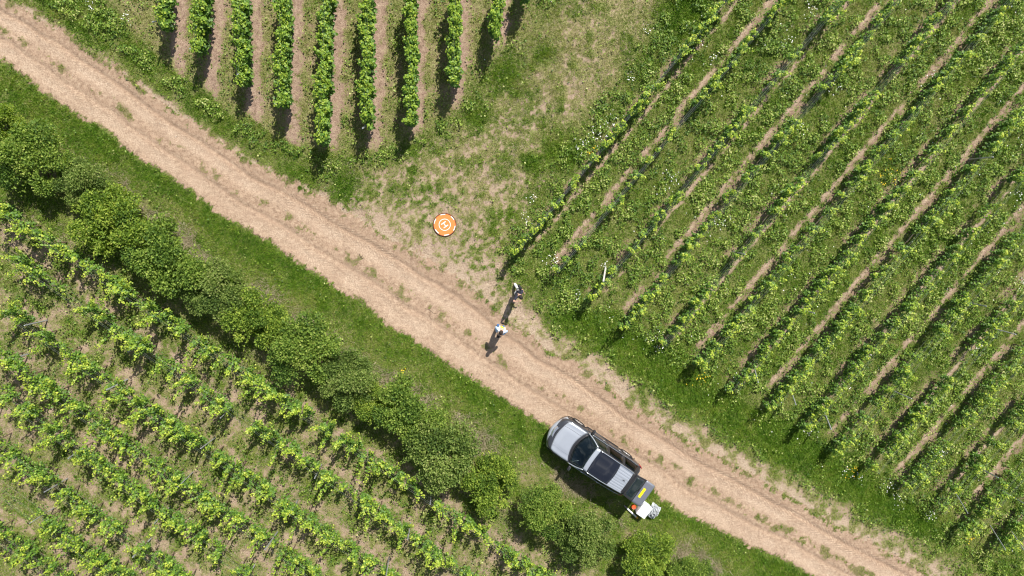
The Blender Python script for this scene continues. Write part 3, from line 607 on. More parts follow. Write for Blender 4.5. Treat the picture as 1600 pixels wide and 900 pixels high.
HB = [(8, 205, 42, 1.9, 'dark bush cut by the left edge at the top of the hedge'), (58, 250, 60, 2.3, 'broad olive bush near the left edge'), (137, 287, 42, 1.8, 'small dark round bush between two broad ones near the hedge top'), (178, 348, 62, 2.4, 'wide dusty green bush, fourth from the left end of the hedge'),
      (266, 402, 62, 2.5, 'tall light green bush, fifth from the left end'), (338, 452, 50, 2.0, 'dark compact bush squeezed behind the tall light green one'), (402, 497, 50, 2.1, 'rounded mid green bush above the middle of the lower left rows'), (478, 545, 60, 2.4, 'bright yellow-green topped bush in the middle of the hedge'),
      (548, 592, 46, 2.0, 'narrow yellowish bush right of the bright topped one'), (585, 628, 36, 1.7, 'low spreading yellowish bush in front of the hedge middle'), (640, 640, 58, 2.3, 'wide grey-green bush beside pale dry grass'), (690, 700, 66, 2.6, 'largest dark bush left of the parked car'),
      (765, 752, 52, 2.1, 'olive bush below the front of the car'), (850, 792, 52, 2.2, 'bush with bright leaves directly below the car doors'), (915, 835, 52, 2.2, 'dark dense bush below the tail of the car'), (1010, 868, 52, 2.0, 'dusty green bush on the bottom edge below the white box'), (1078, 892, 40, 1.5, 'lowest bush at the right end of the hedge')]
for i, (px, py, rp, h, lb) in enumerate(HB):
    p = U(px, py, h * .38); o = empty('hedge_bush', (p[0], p[1], 0), rng.uniform(0, 6.28)); rad = rp / 31.0 / (1.0 if 3 <= i <= 11 else 1.04)
    o.scale = (rad * rng.uniform(.93, 1.08), rad * rng.uniform(.93, 1.08), h * .80)
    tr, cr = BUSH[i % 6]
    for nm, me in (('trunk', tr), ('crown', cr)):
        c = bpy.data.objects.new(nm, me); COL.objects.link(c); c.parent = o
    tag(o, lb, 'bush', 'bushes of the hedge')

# fallen sticks on the track
for pts, lb in [([(664, 482), (671, 484), (677, 489), (684, 490), (691, 487)], 'curved brown twig lying on the track left of the two people'), ([(737, 515), (741, 517), (745, 520)], 'short dark stick lying between the curved twig and the people'), ([(561, 396), (564, 402), (568, 404)], 'small forked stick lying on the track below the landing pad')]:
    w3 = [(*U(a, b), 0.03) for a, b in pts]; v, f_ = merge(tube(w3, [.018] * (len(w3) - 1) + [.006], 6), tube([w3[1], (w3[1][0] + .1, w3[1][1] + .12, .06)], [.01, .004], 5)); tag(pymesh('stick', v, f_, MAT['bark']), lb, 'stick')

# ------------------------------------------------------------------ parked car (x forward, origin under the middle)
MAT['paint'] = plain('silver_paint', (0.38, 0.41, 0.46), 0.34, 0.35, 0.5, coat=0.7, var=0.05, vs=3)
MAT['paint_dark'] = plain('grey_paint', (0.055, 0.058, 0.068), 0.35, 0.4, 0.5, coat=0.6, var=0.06, vs=3)
MAT['black_trim'] = plain('black_trim', (0.018, 0.018, 0.02), 0.5, var=0.2)
MAT['chrome'] = plain('satin_chrome', (0.72, 0.73, 0.75), 0.25, 0.9, var=0.04)
MAT['tyre'] = plain('tyre', (0.022, 0.021, 0.02), 0.85, var=0.3, vs=25)
MAT['rim'] = plain('alloy_rim', (0.58, 0.56, 0.55), 0.35, 0.7, var=0.1)
MAT['lamp'] = plain('headlamp', (0.75, 0.78, 0.80), 0.15, 0.3, 0.6, coat=1.0, var=0.15, vs=18)
MAT['red_lamp'] = plain('tail_lamp', (0.40, 0.012, 0.012), 0.2, 0, 0.6, coat=1.0)
MAT['seat'] = plain('seat_leather', (0.15, 0.145, 0.14), 0.6)
MAT['dash'] = plain('dashboard', (0.03, 0.03, 0.033), 0.7)
MAT['roofglass'] = plain('dark_roof_glass', (0.012, 0.013, 0.018), 0.06, 0, 0.7, coat=1.0, var=0.2, vs=2)
MAT['plate'] = plain('yellow_plate', (0.86, 0.66, 0.012), 0.4, var=0.03)
MAT['paper'] = plain('paper', (0.70, 0.68, 0.64), 0.8, var=0.05)
def glassmat(name, tint, mixf):
    m, t = newmat(name); N = NT(t); tr = N.n('ShaderNodeBsdfTransparent'); tr.inputs[0].default_value = (*tint, 1)
    gl = N.n('ShaderNodeBsdfGlossy'); gl.inputs[0].default_value = (.9, .95, 1, 1); gl.inputs['Roughness'].default_value = 0.03
    fr = N.n('ShaderNodeFresnel'); fr.inputs[0].default_value = 1.5; f = N.math('ADD', N.math('MULTIPLY', fr.outputs[0], 0.6), mixf)
    mx = N.n('ShaderNodeMixShader'); N.l(f, mx.inputs[0]); N.l(tr.outputs[0], mx.inputs[1]); N.l(gl.outputs[0], mx.inputs[2]); N.out(mx.outputs[0]); return m
MAT['glass'] = glassmat('window_glass', (0.52, 0.60, 0.58), 0.02)
MAT['privacy'] = glassmat('privacy_glass', (0.08, 0.09, 0.09), 0.02)

c0 = U(820 + 670 / 4.09, 620 + 560 / 4.09, 1.68); AX = R_(145.88); axd = np.array([math.cos(AX), math.sin(AX)])
cc = c0 + axd * 2.0
car = empty('parked_car', (cc[0], cc[1], float(samp(Z, cc[:1], cc[1:2])[0]) - 0.01), AX)
tag(car, 'silver estate car with panoramic roof and raised tailgate parked beside the dirt track', 'car')
def lerp(xs, ys): return lambda x: float(np.interp(x, xs, ys))
hw = lerp([-2.36, -2.3, -2.1, -1.5, 0, 1.4, 1.8, 2.05, 2.2, 2.29, 2.34], [.70, .82, .90, .945, .94, .95, .93, .86, .76, .58, .40])
zt = lerp([-2.36, -2.2, -1, .6, 1.05, 1.3, 1.8, 2.1, 2.25, 2.34], [.92, 1.06, 1.10, 1.08, 1.07, 1.06, 1.00, .93, .84, .70])
zb0 = lerp([-2.36, -2.1, 2.0, 2.34], [.45, .30, .28, .40])
AXF, AXR, WR = 1.39, -1.49, .375
def body_ring(x):
    w, t, b = hw(x), zt(x), zb0(x); zs = b + .02
    for a in (AXF, AXR):
        if abs(x - a) < .46: zs = max(zs, WR + math.sqrt(max(.46 ** 2 - (x - a) ** 2, 0)))
    zs = min(zs, t - .12)
    half = [(0, b), (w * .72, b), (w * .78, zs), (w * .99, zs), (w * 1.0, max(zs + .02, .62)), (w * .985, t - .14 if t - .14 > zs else t - .06), (w * .95, t - .035), (w * .86, t), (w * .5, t + .022), (0, t + .03)]
    return half
xs = sorted(set([round(v, 3) for v in list(np.linspace(-2.36, 2.34, 44)) + [AXF - .46, AXF + .46, AXR - .46, AXR + .46, AXF, AXR]]))
V = []; F = []
for x in xs:
    h = body_ring(x); ring = [(x, y, z) for y, z in h] + [(x, -y, z) for y, z in h[-2:0:-1]]; V += ring
n = 18
for i in range(len(xs) - 1):
    for k in range(n): F.append((i * n + k, i * n + (k + 1) % n, (i + 1) * n + (k + 1) % n, (i + 1) * n + k))
F.append(tuple(range(n))); F.append(tuple((len(xs) - 1) * n + k for k in range(n))[::-1])
pymesh('body', V, [q[::-1] for q in F], MAT['paint_dark'], car, True)
# bonnet: a raised clamshell with two creases
def bonnet(x, s):
    w = hw(x) * .90; y = s * w; z = zt(x) + .034 - .012 * s * s + (.022 if abs(s) < .60 else .022 * max(0, 1 - (abs(s) - .60) / .10)); return (x, y, z)
xb = np.linspace(0, 1, 14); sb = np.array([-1, -.9, -.8, -.70, -.60, -.4, -.2, 0, .2, .4, .60, .70, .8, .9, 1])
cowl = lambda s: 1.22 - .27 * s * s
nose = lambda s: 2.13 - .16 * s * s
G = [[bonnet(cowl(s) + (nose(s) - cowl(s)) * t, s) for s in sb] for t in xb]
bon = pymesh('bonnet', *slab(G, .02), MAT['paint'], car, True)
for sg in (1, -1): pymesh('crease_shade_glint', *tube([bonnet(cowl(.66) + (nose(.66) - cowl(.66)) * t, sg * .655) for t in np.linspace(.02, .96, 9)], .006, 5), MAT['black_trim'] if sg < 0 else MAT['chrome'], bon)  # shade of one crease and glint of the other put into the colour
# nose: bumper lip, grille, lamps
def arc(x0, bend, w, z, m=13, s0=-1, s1=1): return [(x0 - bend * s * s, s * w, z) for s in np.linspace(s0, s1, m)]
pymesh('bumper', *slab([arc(2.40, .36, .86, .52), arc(2.42, .36, .87, .62), arc(2.385, .36, .86, .70), arc(2.29, .33, .84, .735)], .04), MAT['paint'], car, True)
gr = pymesh('grille', *slab([arc(2.345, .20, .54, .72), arc(2.30, .20, .54, .80), arc(2.22, .19, .53, .885)], .03), MAT['chrome'], car, True)
parts = [tube([(p[0] + .012, p[1], p[2]) for p in arc(2.335 - .035 * k, .20, .50, .745 + .042 * k, 9)], .008, 5) for k in range(4)]; pymesh('grille_bar', *merge(*parts), MAT['black_trim'], gr)
pymesh('bumper_gap', *tube(arc(2.19, .22, .80, .905, 15), .014, 6), MAT['black_trim'], car)
for sg in (1, -1):
    G = []
    for t in np.linspace(0, 1, 5): G.append([(2.27 - .36 * s ** 2 - .10 * t - .05 * (s - .6), sg * s * .87, .755 + .15 * t + .02 * (s - .6)) for s in np.linspace(.63, 1.0, 7)])
    h = pymesh('headlight', *slab(G if sg < 0 else [g_[::-1] for g_ in G], .03), MAT['lamp'], car, True)
    bm = bmesh.new(); bmesh.ops.create_uvsphere(bm, u_segments=10, v_segments=6, radius=.05, matrix=Matrix.Translation((2.02, sg * .70, .85))); bmob('bulb', bm, MAT['chrome'], h, True)
    G = [[(x, sg * y, z) for x, y, z in rr] for rr in ([(2.10, .84, .45), (2.0, .93, .45), (1.86, .965, .47)], [(2.10, .85, .60), (2.0, .945, .60), (1.87, .975, .62)])]
    pymesh('bumper_corner', *slab(G, .02), MAT['black_trim'], car)
    parts = []
    for a in (AXF, AXR):                                            # arch lips
        parts.append(tube([(a + .455 * math.cos(t), sg * (hw(a) + .004), WR + .455 * math.sin(t)) for t in np.linspace(.05, math.pi - .05, 15)], .022, 6))
    pymesh('arch_trim', *merge(*parts), MAT['black_trim'], car, True)
    pymesh('sill', *tube([(AXF - .5, sg * .93, .33), (AXR + .5, sg * .93, .33)], .05, 8), MAT['black_trim'], car, True)
    pymesh('waist_trim', *tube([(x, sg * (hw(x) * .955), zt(x) - .02) for x in np.linspace(.85, -2.1, 12)], .013, 6), MAT['chrome'], car, True)
    pymesh('tail_light', *slab([[(-2.20 - .12 * t, sg * (hw(-2.20 - .12 * t) + .014), .74 + .24 * u) for u in np.linspace(0, 1, 4)] for t in np.linspace(-.6, 1, 5)], .03), MAT['red_lamp'], car, True)
    for nm_, x0, x1 in (('front', .92, -.20), ('rear', -.22, -1.12)):
        G = [[(x, sg * (hw(x) * f_ + .004), z_) for f_, z_ in ((1.0, .46), (1.0, .64), (.99, .85), (.975, zt(x) - .10))] for x in np.linspace(x0 - .015, x1 + .015, 8)]
        d_ = pymesh('door', *slab(G if sg < 0 else G[::-1], .012), MAT['paint_dark'], car, True)
        pymesh('handle', *tube([(x1 + .28, sg * (hw(x1) + .012), .90), (x1 + .20, sg * (hw(x1) + .028), .905), (x1 + .10, sg * (hw(x1) + .012), .91)], .013, 6), MAT['chrome'], d_, True)
    bm = bmesh.new(); bm_box(bm, (.74, sg * 1.06, 1.14), (.12, .24, .17), bevel=.035); bm_box(bm, (.76, sg * .92, 1.08), (.06, .14, .05)); mr = bmob('wing_mirror', bm, MAT['black_trim'], car, True)
    bm = bmesh.new(); bm_box(bm, (.685, sg * 1.065, 1.145), (.015, .19, .12), bevel=.004); bmob('mirror_glass', bm, MAT['chrome'], mr)
for a in (AXF, AXR):
    for sg in (1, -1):
        w_ = empty('wheel', (a, sg * .83, WR)); w_.parent = car
        prof = [(-.115, .24), (-.118, .33), (-.09, .365), (0, .375), (.09, .365), (.118, .33), (.115, .24)]; V = []; F = []; m = 28
        for y_, r_ in prof: V += [(r_ * math.cos(2 * math.pi * k / m), y_, r_ * math.sin(2 * math.pi * k / m)) for k in range(m)]
        for i in range(len(prof) - 1): F += [(i * m + k, i * m + (k + 1) % m, (i + 1) * m + (k + 1) % m, (i + 1) * m + k) for k in range(m)]
        pymesh('tyre', V, F, MAT['tyre'], w_, True)
        bm = bmesh.new(); bmesh.ops.create_cone(bm, cap_ends=True, segments=28, radius1=.245, radius2=.245, depth=.16, matrix=Matrix.Rotation(math.pi / 2, 4, 'X'))
        for k in range(10): bm_box(bm, (.125 * math.cos(k * .628), sg * .092, .125 * math.sin(k * .628)), (.20, .03, .035), Euler((0, -k * .628, 0)), bevel=.006)
        bmesh.ops.create_cone(bm, cap_ends=True, segments=12, radius1=.05, radius2=.04, depth=.04, matrix=Matrix.Translation((0, sg * .10, 0)) @ Matrix.Rotation(math.pi / 2, 4, 'X')); bmob('rim', bm, MAT['rim'], w_)
# cabin
Lr = lambda x: float(np.interp(x, [-2.0, -1.6, -.6, .1, .31], [.575, .60, .635, .635, .62]))          # half width of roof
Zr = lambda x: float(np.interp(x, [-2.02, -1.6, -.7, .05, .34], [1.655, 1.70, 1.735, 1.715, 1.655]))
def roof(x, s): return (x, s * Lr(x), Zr(x) - .045 * s * s)
def roofpatch(x0, x1, nx_=8, ns_=13, bow0=0, bow1=0, f=1.0): return [[roof(x0 + bow0 * (1 - s * s) + (x1 + bow1 * (1 - s * s) - x0 - bow0 * (1 - s * s)) * t, s * f) for s in np.linspace(-1, 1, ns_)] for t in np.linspace(0, 1, nx_)]
pymesh('roof_header', *slab(roofpatch(.31, .10, 5, bow0=.05, bow1=.05), .03), MAT['paint'], car, True)
pymesh('roof_glass', *slab(roofpatch(.095, -1.045, 14, bow0=.05, bow1=-.06), .02), MAT['roofglass'], car, True)
G = []
sx = np.linspace(-1, 1, 57)
for t in np.linspace(0, 1, 8):
    rowp = []
    for s in sx:
        xa = -1.05 - .06 * (1 - s * s); x = xa + (-1.84 - xa) * t; p = roof(x, s); q = ((s * 4.5 + 4.5) % 1.0); rowp.append((p[0], p[1], p[2] + (.012 if .14 < q < .86 else -.012)))
    G.append(rowp)
rp = pymesh('roof_panel', *slab(G, .02), MAT['paint'], car)
bm = bmesh.new(); bm_box(bm, (-1.62, -.02, Zr(-1.62) + .035), (.13, .035, .055), bevel=.014); bmob('antenna', bm, MAT['black_trim'], rp, True)
pymesh('roof_edge', *slab(roofpatch(-1.845, -2.0, 4), .05), MAT['black_trim'], car, True)
def side(x, t, sg):                                                # belt (t=0) to roof (t=1)
    xb_, xt_ = x; yb, zb_ = hw(xb_) * .93, zt(xb_) - .01; yt, zt_ = Lr(xt_) + .012, Zr(xt_) - .05; bow = .035 * math.sin(math.pi * t)
    return (xb_ + (xt_ - xb_) * t, sg * (yb + (yt - yb) * t + bow), zb_ + (zt_ - zb_) * t)
def sidepatch(a0, a1, sg, t0=.0, t1=1.0, m=6):
    G = [[side((a0[0] + (a1[0] - a0[0]) * u, a0[1] + (a1[1] - a0[1]) * u), t0 + (t1 - t0) * t, sg) for t in np.linspace(0, 1, 6)] for u in np.linspace(0, 1, m)]
    return slab(G if sg < 0 else G[::-1], .014)
for sg in (1, -1):
    pymesh('pillar', *tube([side((.90, .27), t, sg) for t in np.linspace(-.02, 1, 9)], .034, 8), MAT['chrome'], car, True)
    for a0, a1 in (((-.16, -.22), (-.30, -.36)), ((-1.08, -1.12), (-1.24, -1.26)), ((-2.06, -1.84), (-2.22, -2.0))):
        pymesh('pillar', *sidepatch(a0, a1, sg, m=3), MAT['black_trim'], car)
    for a0, a1, mt in (((.82, .19), (-.165, -.225), 'glass'), ((-.305, -.365), (-1.075, -1.115), 'privacy'), ((-1.245, -1.265), (-2.055, -1.835), 'privacy')):
        pymesh('side_window', *sidepatch(a0, a1, sg, .03, .93), MAT[mt], car, True)
    pymesh('roof_frame', *tube([(x, sg * (Lr(x) + .012), Zr(x) - .05) for x in np.linspace(.29, -2.0, 14)], .028, 8), MAT['black_trim'], car, True)
    pts_ = [(x, sg * (Lr(x) - .015), Zr(x) + (.03 if -1.92 < x < .08 else -.03)) for x in [.14, .06] + list(np.linspace(0, -1.86, 12)) + [-1.94]]
    pymesh('roof_rail', *tube(pts_, .021, 8), MAT['chrome'], car, True)
def screen(s, t):
    b = np.array([1.17 - .25 * s * s, s * .80, 1.085 - .02 * s * s]); tp = np.array([.375 - .05 * s * s, s * .595, 1.655 - .035 * s * s]); p = b + (tp - b) * t; p[2] += .05 * math.sin(math.pi * t) * (1 - .5 * s * s); return tuple(p)
G = [[screen(s, t) for s in np.linspace(-1, 1, 15)] for t in np.linspace(.10, 1, 9)]
pymesh('windscreen', *slab(G[::-1], .008), MAT['glass'], car, True)
G = [[screen(s * 1.02, t) for s in np.linspace(-1, 1, 15)] for t in (-.05, .03, .10)]
ck = pymesh('scuttle', *slab(G[::-1], .02), MAT['black_trim'], car, True)
for o_ in (-.35, .25): pymesh('wiper', *tube([tuple(np.array(screen(o_ + .55 * u, .11 + .05 * u)) + [0, 0, .02]) for u in np.linspace(0, 1, 5)], .008, 5), MAT['black_trim'], ck)
# interior
bm = bmesh.new(); bm_box(bm, (-.55, 0, .62), (3.1, 1.46, .06)); bmob('cabin_floor', bm, MAT['dash'], car)
bm = bmesh.new(); bm_box(bm, (.78, 0, .93), (.40, 1.40, .24), bevel=.06); bm_box(bm, (.45, 0, .78), (.7, .22, .22), bevel=.04); ds = bmob('dashboard', bm, MAT['dash'], car, True)
bm = bmesh.new(); bm_box(bm, (.80, .24, 1.062), (.21, .30, .006), Euler((0, .05, .2))); bmob('paper_sheet', bm, MAT['paper'], ds)
bm = bmesh.new(); bmesh.ops.create_circle(bm, segments=20, radius=.18); bm.free()
sw = [(.47 - .08 * math.sin(t), -.37 + .18 * math.cos(t), 1.0 + .16 * math.sin(t)) for t in np.linspace(0, 2 * math.pi, 21)]; pymesh('steering_wheel', *tube(sw, .014, 6, False), MAT['black_trim'], car, True)
for sx_, ws in ((-.05, (.37, -.37)), (-.95, (.45, 0, -.45))):
    for yy in ws:
        bm = bmesh.new(); bm_box(bm, (sx_ + .08, yy, .80), (.50, .46 if sx_ > -.5 else .42, .14), bevel=.05); bm_box(bm, (sx_ - .22, yy, 1.10), (.13, .46 if sx_ > -.5 else .42, .60), Euler((0, -.22, 0)), bevel=.05); bm_box(bm, (sx_ - .31, yy, 1.46), (.09, .26, .17), Euler((0, -.15, 0)), bevel=.035); bmob('seat', bm, MAT['seat'], car, True)
bm = bmesh.new(); bm_box(bm, (-1.75, 0, .72), (.95, 1.3, .08), bevel=.02); bmob('boot_floor', bm, MAT['dash'], car)
bm = bmesh.new(); bm_box(bm, (-2.33, 0, .58), (.14, 1.62, .26), bevel=.05); bmob('bumper', bm, MAT['paint_dark'], car, True)
# raised tailgate, hinged at the rear roof edge and standing a little above level
tg = empty('tailgate', (-2.01, 0, 1.675)); tg.parent = car; tg.rotation_euler = (0, R_(4), 0)
def gate(x, s, w): return (-x, s * w, .015 * (1 - s * s) + .01 - .05 * max(0, x - .5) ** 2)
wv = lambda x: float(np.interp(x, [0, .12, .52, .56, .98, 1.05], [.58, .60, .635, .64, .63, .60]))
fr_ = []
def gp(x0, x1, s0, s1, m=5, k=9): return [[gate(x, s, wv(x)) for s in np.linspace(s0, s1, k)] for x in np.linspace(x1, x0, m)]
for q in (gp(.0, .07, -1, 1, 3), gp(.50, .545, -1, 1, 3), gp(.075, .495, -1, -.86, 4, 3), gp(.075, .495, .86, 1, 4, 3)): fr_.append(slab(q, .035))
pymesh('window_frame', *merge(*fr_), MAT['black_trim'], tg)
pymesh('rear_window', *slab(gp(.075, .495, -.855, .855, 5, 11), .006), glassmat('rear_glass', (0.30, 0.34, 0.33), 0.10), tg, True)
lp = pymesh('gate_panel', *slab(gp(.55, 1.04, -1, 1, 9, 13), .05), plain('gate_paint', (0.20, 0.21, 0.24), 0.35, 0.45, 0.5, coat=0.5, var=0.05, vs=3), tg, True)
bm = bmesh.new(); bm_box(bm, (-.70, .0, .034), (.125, .52, .012), bevel=.004); bmob('number_plate', bm, MAT['plate'], tg)
bm = bmesh.new(); bm_box(bm, (-.70, .30, .032), (.09, .05, .012), bevel=.003); bm_box(bm, (-.615, -.02, .036), (.025, .46, .02), bevel=.006); bmob('plate_trim', bm, MAT['chrome'], tg)
pymesh('wiper', *tube([(-.50, 0, .045), (-.42, .16, .05), (-.40, .34, .048)], .009, 5), MAT['black_trim'], tg)
for sg in (1, -1): pymesh('gas_strut', *tube([(-.35, sg * .56, -.03), (.06, sg * .60, -.32)], .012, 6), MAT['chrome'], tg, True)

# ------------------------------------------------------------------ things set down behind the car
def zoff(px, py): p = U(px, py); return float(samp(Z, p[:1], p[1:2])[0])
MAT['white_plastic'] = plain('white_plastic', (0.78, 0.80, 0.82), 0.45, var=0.04)
MAT['red_plastic'] = plain('orange_red_plastic', (0.80, 0.085, 0.015), 0.4, var=0.08)
Zb = .52; cn = [U(1007.5, 787, Zb), U(1019, 793, Zb), U(1008, 812, Zb), U(992.5, 801.5, Zb)]
bc = sum(cn) / 4; ux = cn[1] - cn[0]; ux = (ux + cn[2] - cn[3]) / 2; uy = (cn[3] - cn[0] + cn[2] - cn[1]) / 2; ang = math.atan2(uy[1], uy[0])
box = empty('white_box', (bc[0], bc[1], zoff(1005, 798)), ang); tag(box, 'white lidded plastic box standing on grass behind the raised tailgate', 'box')
lx, ly = np.linalg.norm(uy), np.linalg.norm(ux)
bm = bmesh.new(); bm_box(bm, (0, 0, .235), (lx * .94, ly * .94, .47), bevel=.03); bm_box(bm, (0, 0, .40), (lx * .97, ly * .97, .03), bevel=.008); bmob('tub', bm, MAT['white_plastic'], box, True)
bm = bmesh.new(); bm_box(bm, (0, 0, .50), (lx, ly, .04), bevel=.012); lid = bmob('lid', bm, MAT['white_plastic'], box, True)
bm = bmesh.new(); bmesh.ops.create_cone(bm, cap_ends=True, segments=12, radius1=.022, radius2=.018, depth=.02, matrix=Matrix.Translation((-.06, .05, .53))); bmob('knob', bm, MAT['black_trim'], lid)
# crumpled clear sheet beside it
c1 = U(1022.5, 800.5, .3); gx, gy = np.meshgrid(np.linspace(-1, 1, 34), np.linspace(-1, 1, 26), indexing='ij')
cr = fbm(gx * 3 + 9, gy * 3 + 4, 1.4, 4, 3); ed = 1 + .25 * (fbm(np.arctan2(gy, gx), gx * 0, 1.2, 2, 9) - .5)
hgt = .40 * (1 - np.clip(np.hypot(gx, gy) / 1.35, 0, 1) ** 2) * (.55 + .9 * np.abs(cr - .5) * 3) + .03
Gs = np.stack([gx * .29 * ed, gy * .36 * ed, hgt], -1)
foil, tt = newmat('clear_film'); N = NT(tt); N.out(N.bsdf(N.ramp(N.noise(9, 3), [(.35, (.42, .45, .48)), (.65, (.80, .83, .86))]), .18, 0.35, .8, bump=N.noise(14, 3), bstr=.8, bdist=.03))
o = pymesh('plastic_sheet', *slab(Gs, .004), foil); o.location = (c1[0], c1[1], zoff(1020, 802)); o.rotation_euler = (0, 0, ang + math.pi / 2); tag(o, 'crumpled shiny clear plastic sheet heaped against the white box', 'plastic sheet')
# red bucket
cb = U(990.5, 792.5, .28); bk = empty('red_bucket', (cb[0], cb[1], zoff(990, 793))); tag(bk, 'small orange-red bucket between the white pole and white box', 'bucket')
prof = [(.0, .0), (.08, .0), (.105, .26), (.116, .26), (.116, .28), (.098, .28), (.075, .02), (.0, .02)]; m = 20
V = [(r_ * math.cos(2 * math.pi * k / m), r_ * math.sin(2 * math.pi * k / m), z_) for r_, z_ in prof for k in range(m)]; F = [(i * m + k, i * m + (k + 1) % m, (i + 1) * m + (k + 1) % m, (i + 1) * m + k) for i in range(len(prof) - 1) for k in range(m)]
pymesh('tub', V, F, MAT['red_plastic'], bk, True)
bm = bmesh.new(); bmesh.ops.create_cone(bm, cap_ends=True, segments=20, radius1=.096, radius2=.096, depth=.06, matrix=Matrix.Translation((0, 0, .23))); bmob('cloth', bm, plain('red_cloth', (.75, .10, .03), .9, var=.3, vs=18, bump=.8), bk)
pymesh('handle', *tube([(.112 * math.cos(t), .0 - .10 * math.sin(t), .27 + .03 * math.sin(t)) for t in np.linspace(0, math.pi, 9)], .006, 5), MAT['chrome'], bk)
# white pole with a yellow end, propped low
p0, p1 = U(975, 790, .10), U(996.5, 810, .10); pv = p1 - p0; pl = np.linalg.norm(pv)
po = empty('white_pole', (*p0, zoff(985, 800) + .09), math.atan2(pv[1], pv[0])); tag(po, 'white pole with yellow tip and grey handle lying beside the white box', 'pole')
pymesh('shaft', *tube([(.22, 0, 0), (pl - .10, 0, 0)], .042, 12), MAT['white_plastic'], po, True)
pymesh('grip', *tube([(0, 0, 0), (.02, 0, 0), (.20, 0, 0), (.235, 0, 0)], [.02, .03, .032, .03], 12), plain('grey_grip', (.22, .20, .19), .7), po, True)
pymesh('tip', *tube([(pl - .11, 0, 0), (pl - .02, 0, 0), (pl, 0, 0)], [.046, .044, .03], 12), plain('yellow_plastic', (.85, .50, .02), .5), po, True)

# ------------------------------------------------------------------ landing pad
pc = U(695, 351); PRd = np.linalg.norm(U(713.2, 351) - U(677, 351)) / 2
pad = empty('landing_pad', (pc[0], pc[1], zoff(695, 351) + .025)); tag(pad, 'round orange landing pad with white H, ring and edge dashes lying on worn grass', 'landing pad')
def disc(r0, r1, z0, z1, m=48, a0=0, a1=2 * math.pi):
    full = abs(a1 - a0 - 2 * math.pi) < 1e-6; k = m if full else m + 1; V = []
    for i in range(k):
        a = a0 + (a1 - a0) * i / m; V += [(r0 * math.cos(a), r0 * math.sin(a), z0), (r1 * math.cos(a), r1 * math.sin(a), z0), (r1 * math.cos(a), r1 * math.sin(a), z1), (r0 * math.cos(a), r0 * math.sin(a), z1)]
    F = []
    for i in range(m):
        a, b = i * 4, ((i + 1) % k) * 4; F += [(a + q, b + q, b + (q + 1) % 4, a + (q + 1) % 4)[::-1] for q in range(4)]
    return V, F
MAT['orange'] = plain('orange_nylon', (0.80, 0.195, 0.045), 0.65, var=0.07, vs=7, bump=.15); MAT['pad_white'] = plain('white_print', (0.80, 0.79, 0.77), 0.6, var=0.03)
pymesh('cloth', *disc(.0005, PRd * .955, 0, .010), MAT['orange'], pad)
pymesh('rim', *tube([(PRd * .975 * math.cos(t), PRd * .975 * math.sin(t), .008) for t in np.linspace(0, 2 * math.pi, 49)], .024, 8, False), plain('brown_binding', (.13, .045, .018), .7), pad, True)
pymesh('ring', *disc(PRd * .465, PRd * .51, .011, .014), MAT['pad_white'], pad)
hb = []
for c_, s_ in (((0, .15), (.38, .062)), ((0, -.15), (.38, .062)), ((0, 0), (.055, .25))):
    x0, y0 = c_; w2, h2 = s_[0] / 2, s_[1] / 2; hb.append(([((x0 + a * w2) * PRd * 1.22, (y0 + b * h2) * PRd * 1.22, z_) for z_ in (.011, .014) for a, b in ((-1, -1), (1, -1), (1, 1), (-1, 1))], [(0, 3, 2, 1), (4, 5, 6, 7), (0, 1, 5, 4), (1, 2, 6, 5), (2, 3, 7, 6), (3, 0, 4, 7)]))
ho = pymesh('letter', *merge(*hb), MAT['pad_white'], pad); ho.rotation_euler = (0, 0, R_(35))
for k in range(6):
    a = R_(40 + 60 * k); w_ = R_(15.5); pts2 = [(PRd * .95 * math.cos(a + t), PRd * .95 * math.sin(a + t)) for t in np.linspace(-w_, w_, 9)] + [(PRd * .865 * math.cos(a + t), PRd * .865 * math.sin(a + t)) for t in np.linspace(w_ * .8, -w_ * .8, 7)]
    n2 = len(pts2); pymesh('dash', [(*p, .014) for p in pts2] + [(*p, .011) for p in pts2], [tuple(range(n2)), tuple(range(2 * n2 - 1, n2 - 1, -1))] + [(i, n2 + i, n2 + (i + 1) % n2, (i + 1) % n2) for i in range(n2)], MAT['pad_white'], pad)

# ------------------------------------------------------------------ two people
MAT['skin'] = plain('skin', (0.52, 0.32, 0.23), 0.55, var=0.05)
MAT['eye'] = plain('eye', (0.04, 0.03, 0.03), 0.3)
def cloth(name, c): return plain(name, c, 0.85, var=0.12, vs=25, bump=.3)
def skin_mesh(V, E, Rad, lev=1, root=0):
    me = bpy.data.meshes.new('chain'); me.from_pydata([tuple(v) for v in V], E, []); o = bpy.data.objects.new('chain', me); COL.objects.link(o)
    sk = o.modifiers.new('skin', 'SKIN'); sk.use_smooth_shade = True; ss = o.modifiers.new('sub', 'SUBSURF'); ss.levels = lev; ss.render_levels = lev
    for i, d in enumerate(me.skin_vertices[0].data):
        rr = Rad[i]; d.radius = rr if isinstance(rr, tuple) else (rr, rr); d.use_root = (i == root)
    dg = bpy.context.evaluated_depsgraph_get(); out = bpy.data.meshes.new_from_object(o.evaluated_get(dg)); bpy.data.objects.remove(o); bpy.data.meshes.remove(me)
    v = [tuple(q.co) for q in out.vertices]; f_ = [tuple(p.vertices) for p in out.polygons]; bpy.data.meshes.remove(out); return v, f_
def chain(*pts): return [p for p, _ in pts], [(i, i + 1) for i in range(len(pts) - 1)], [r_ for _, r_ in pts]
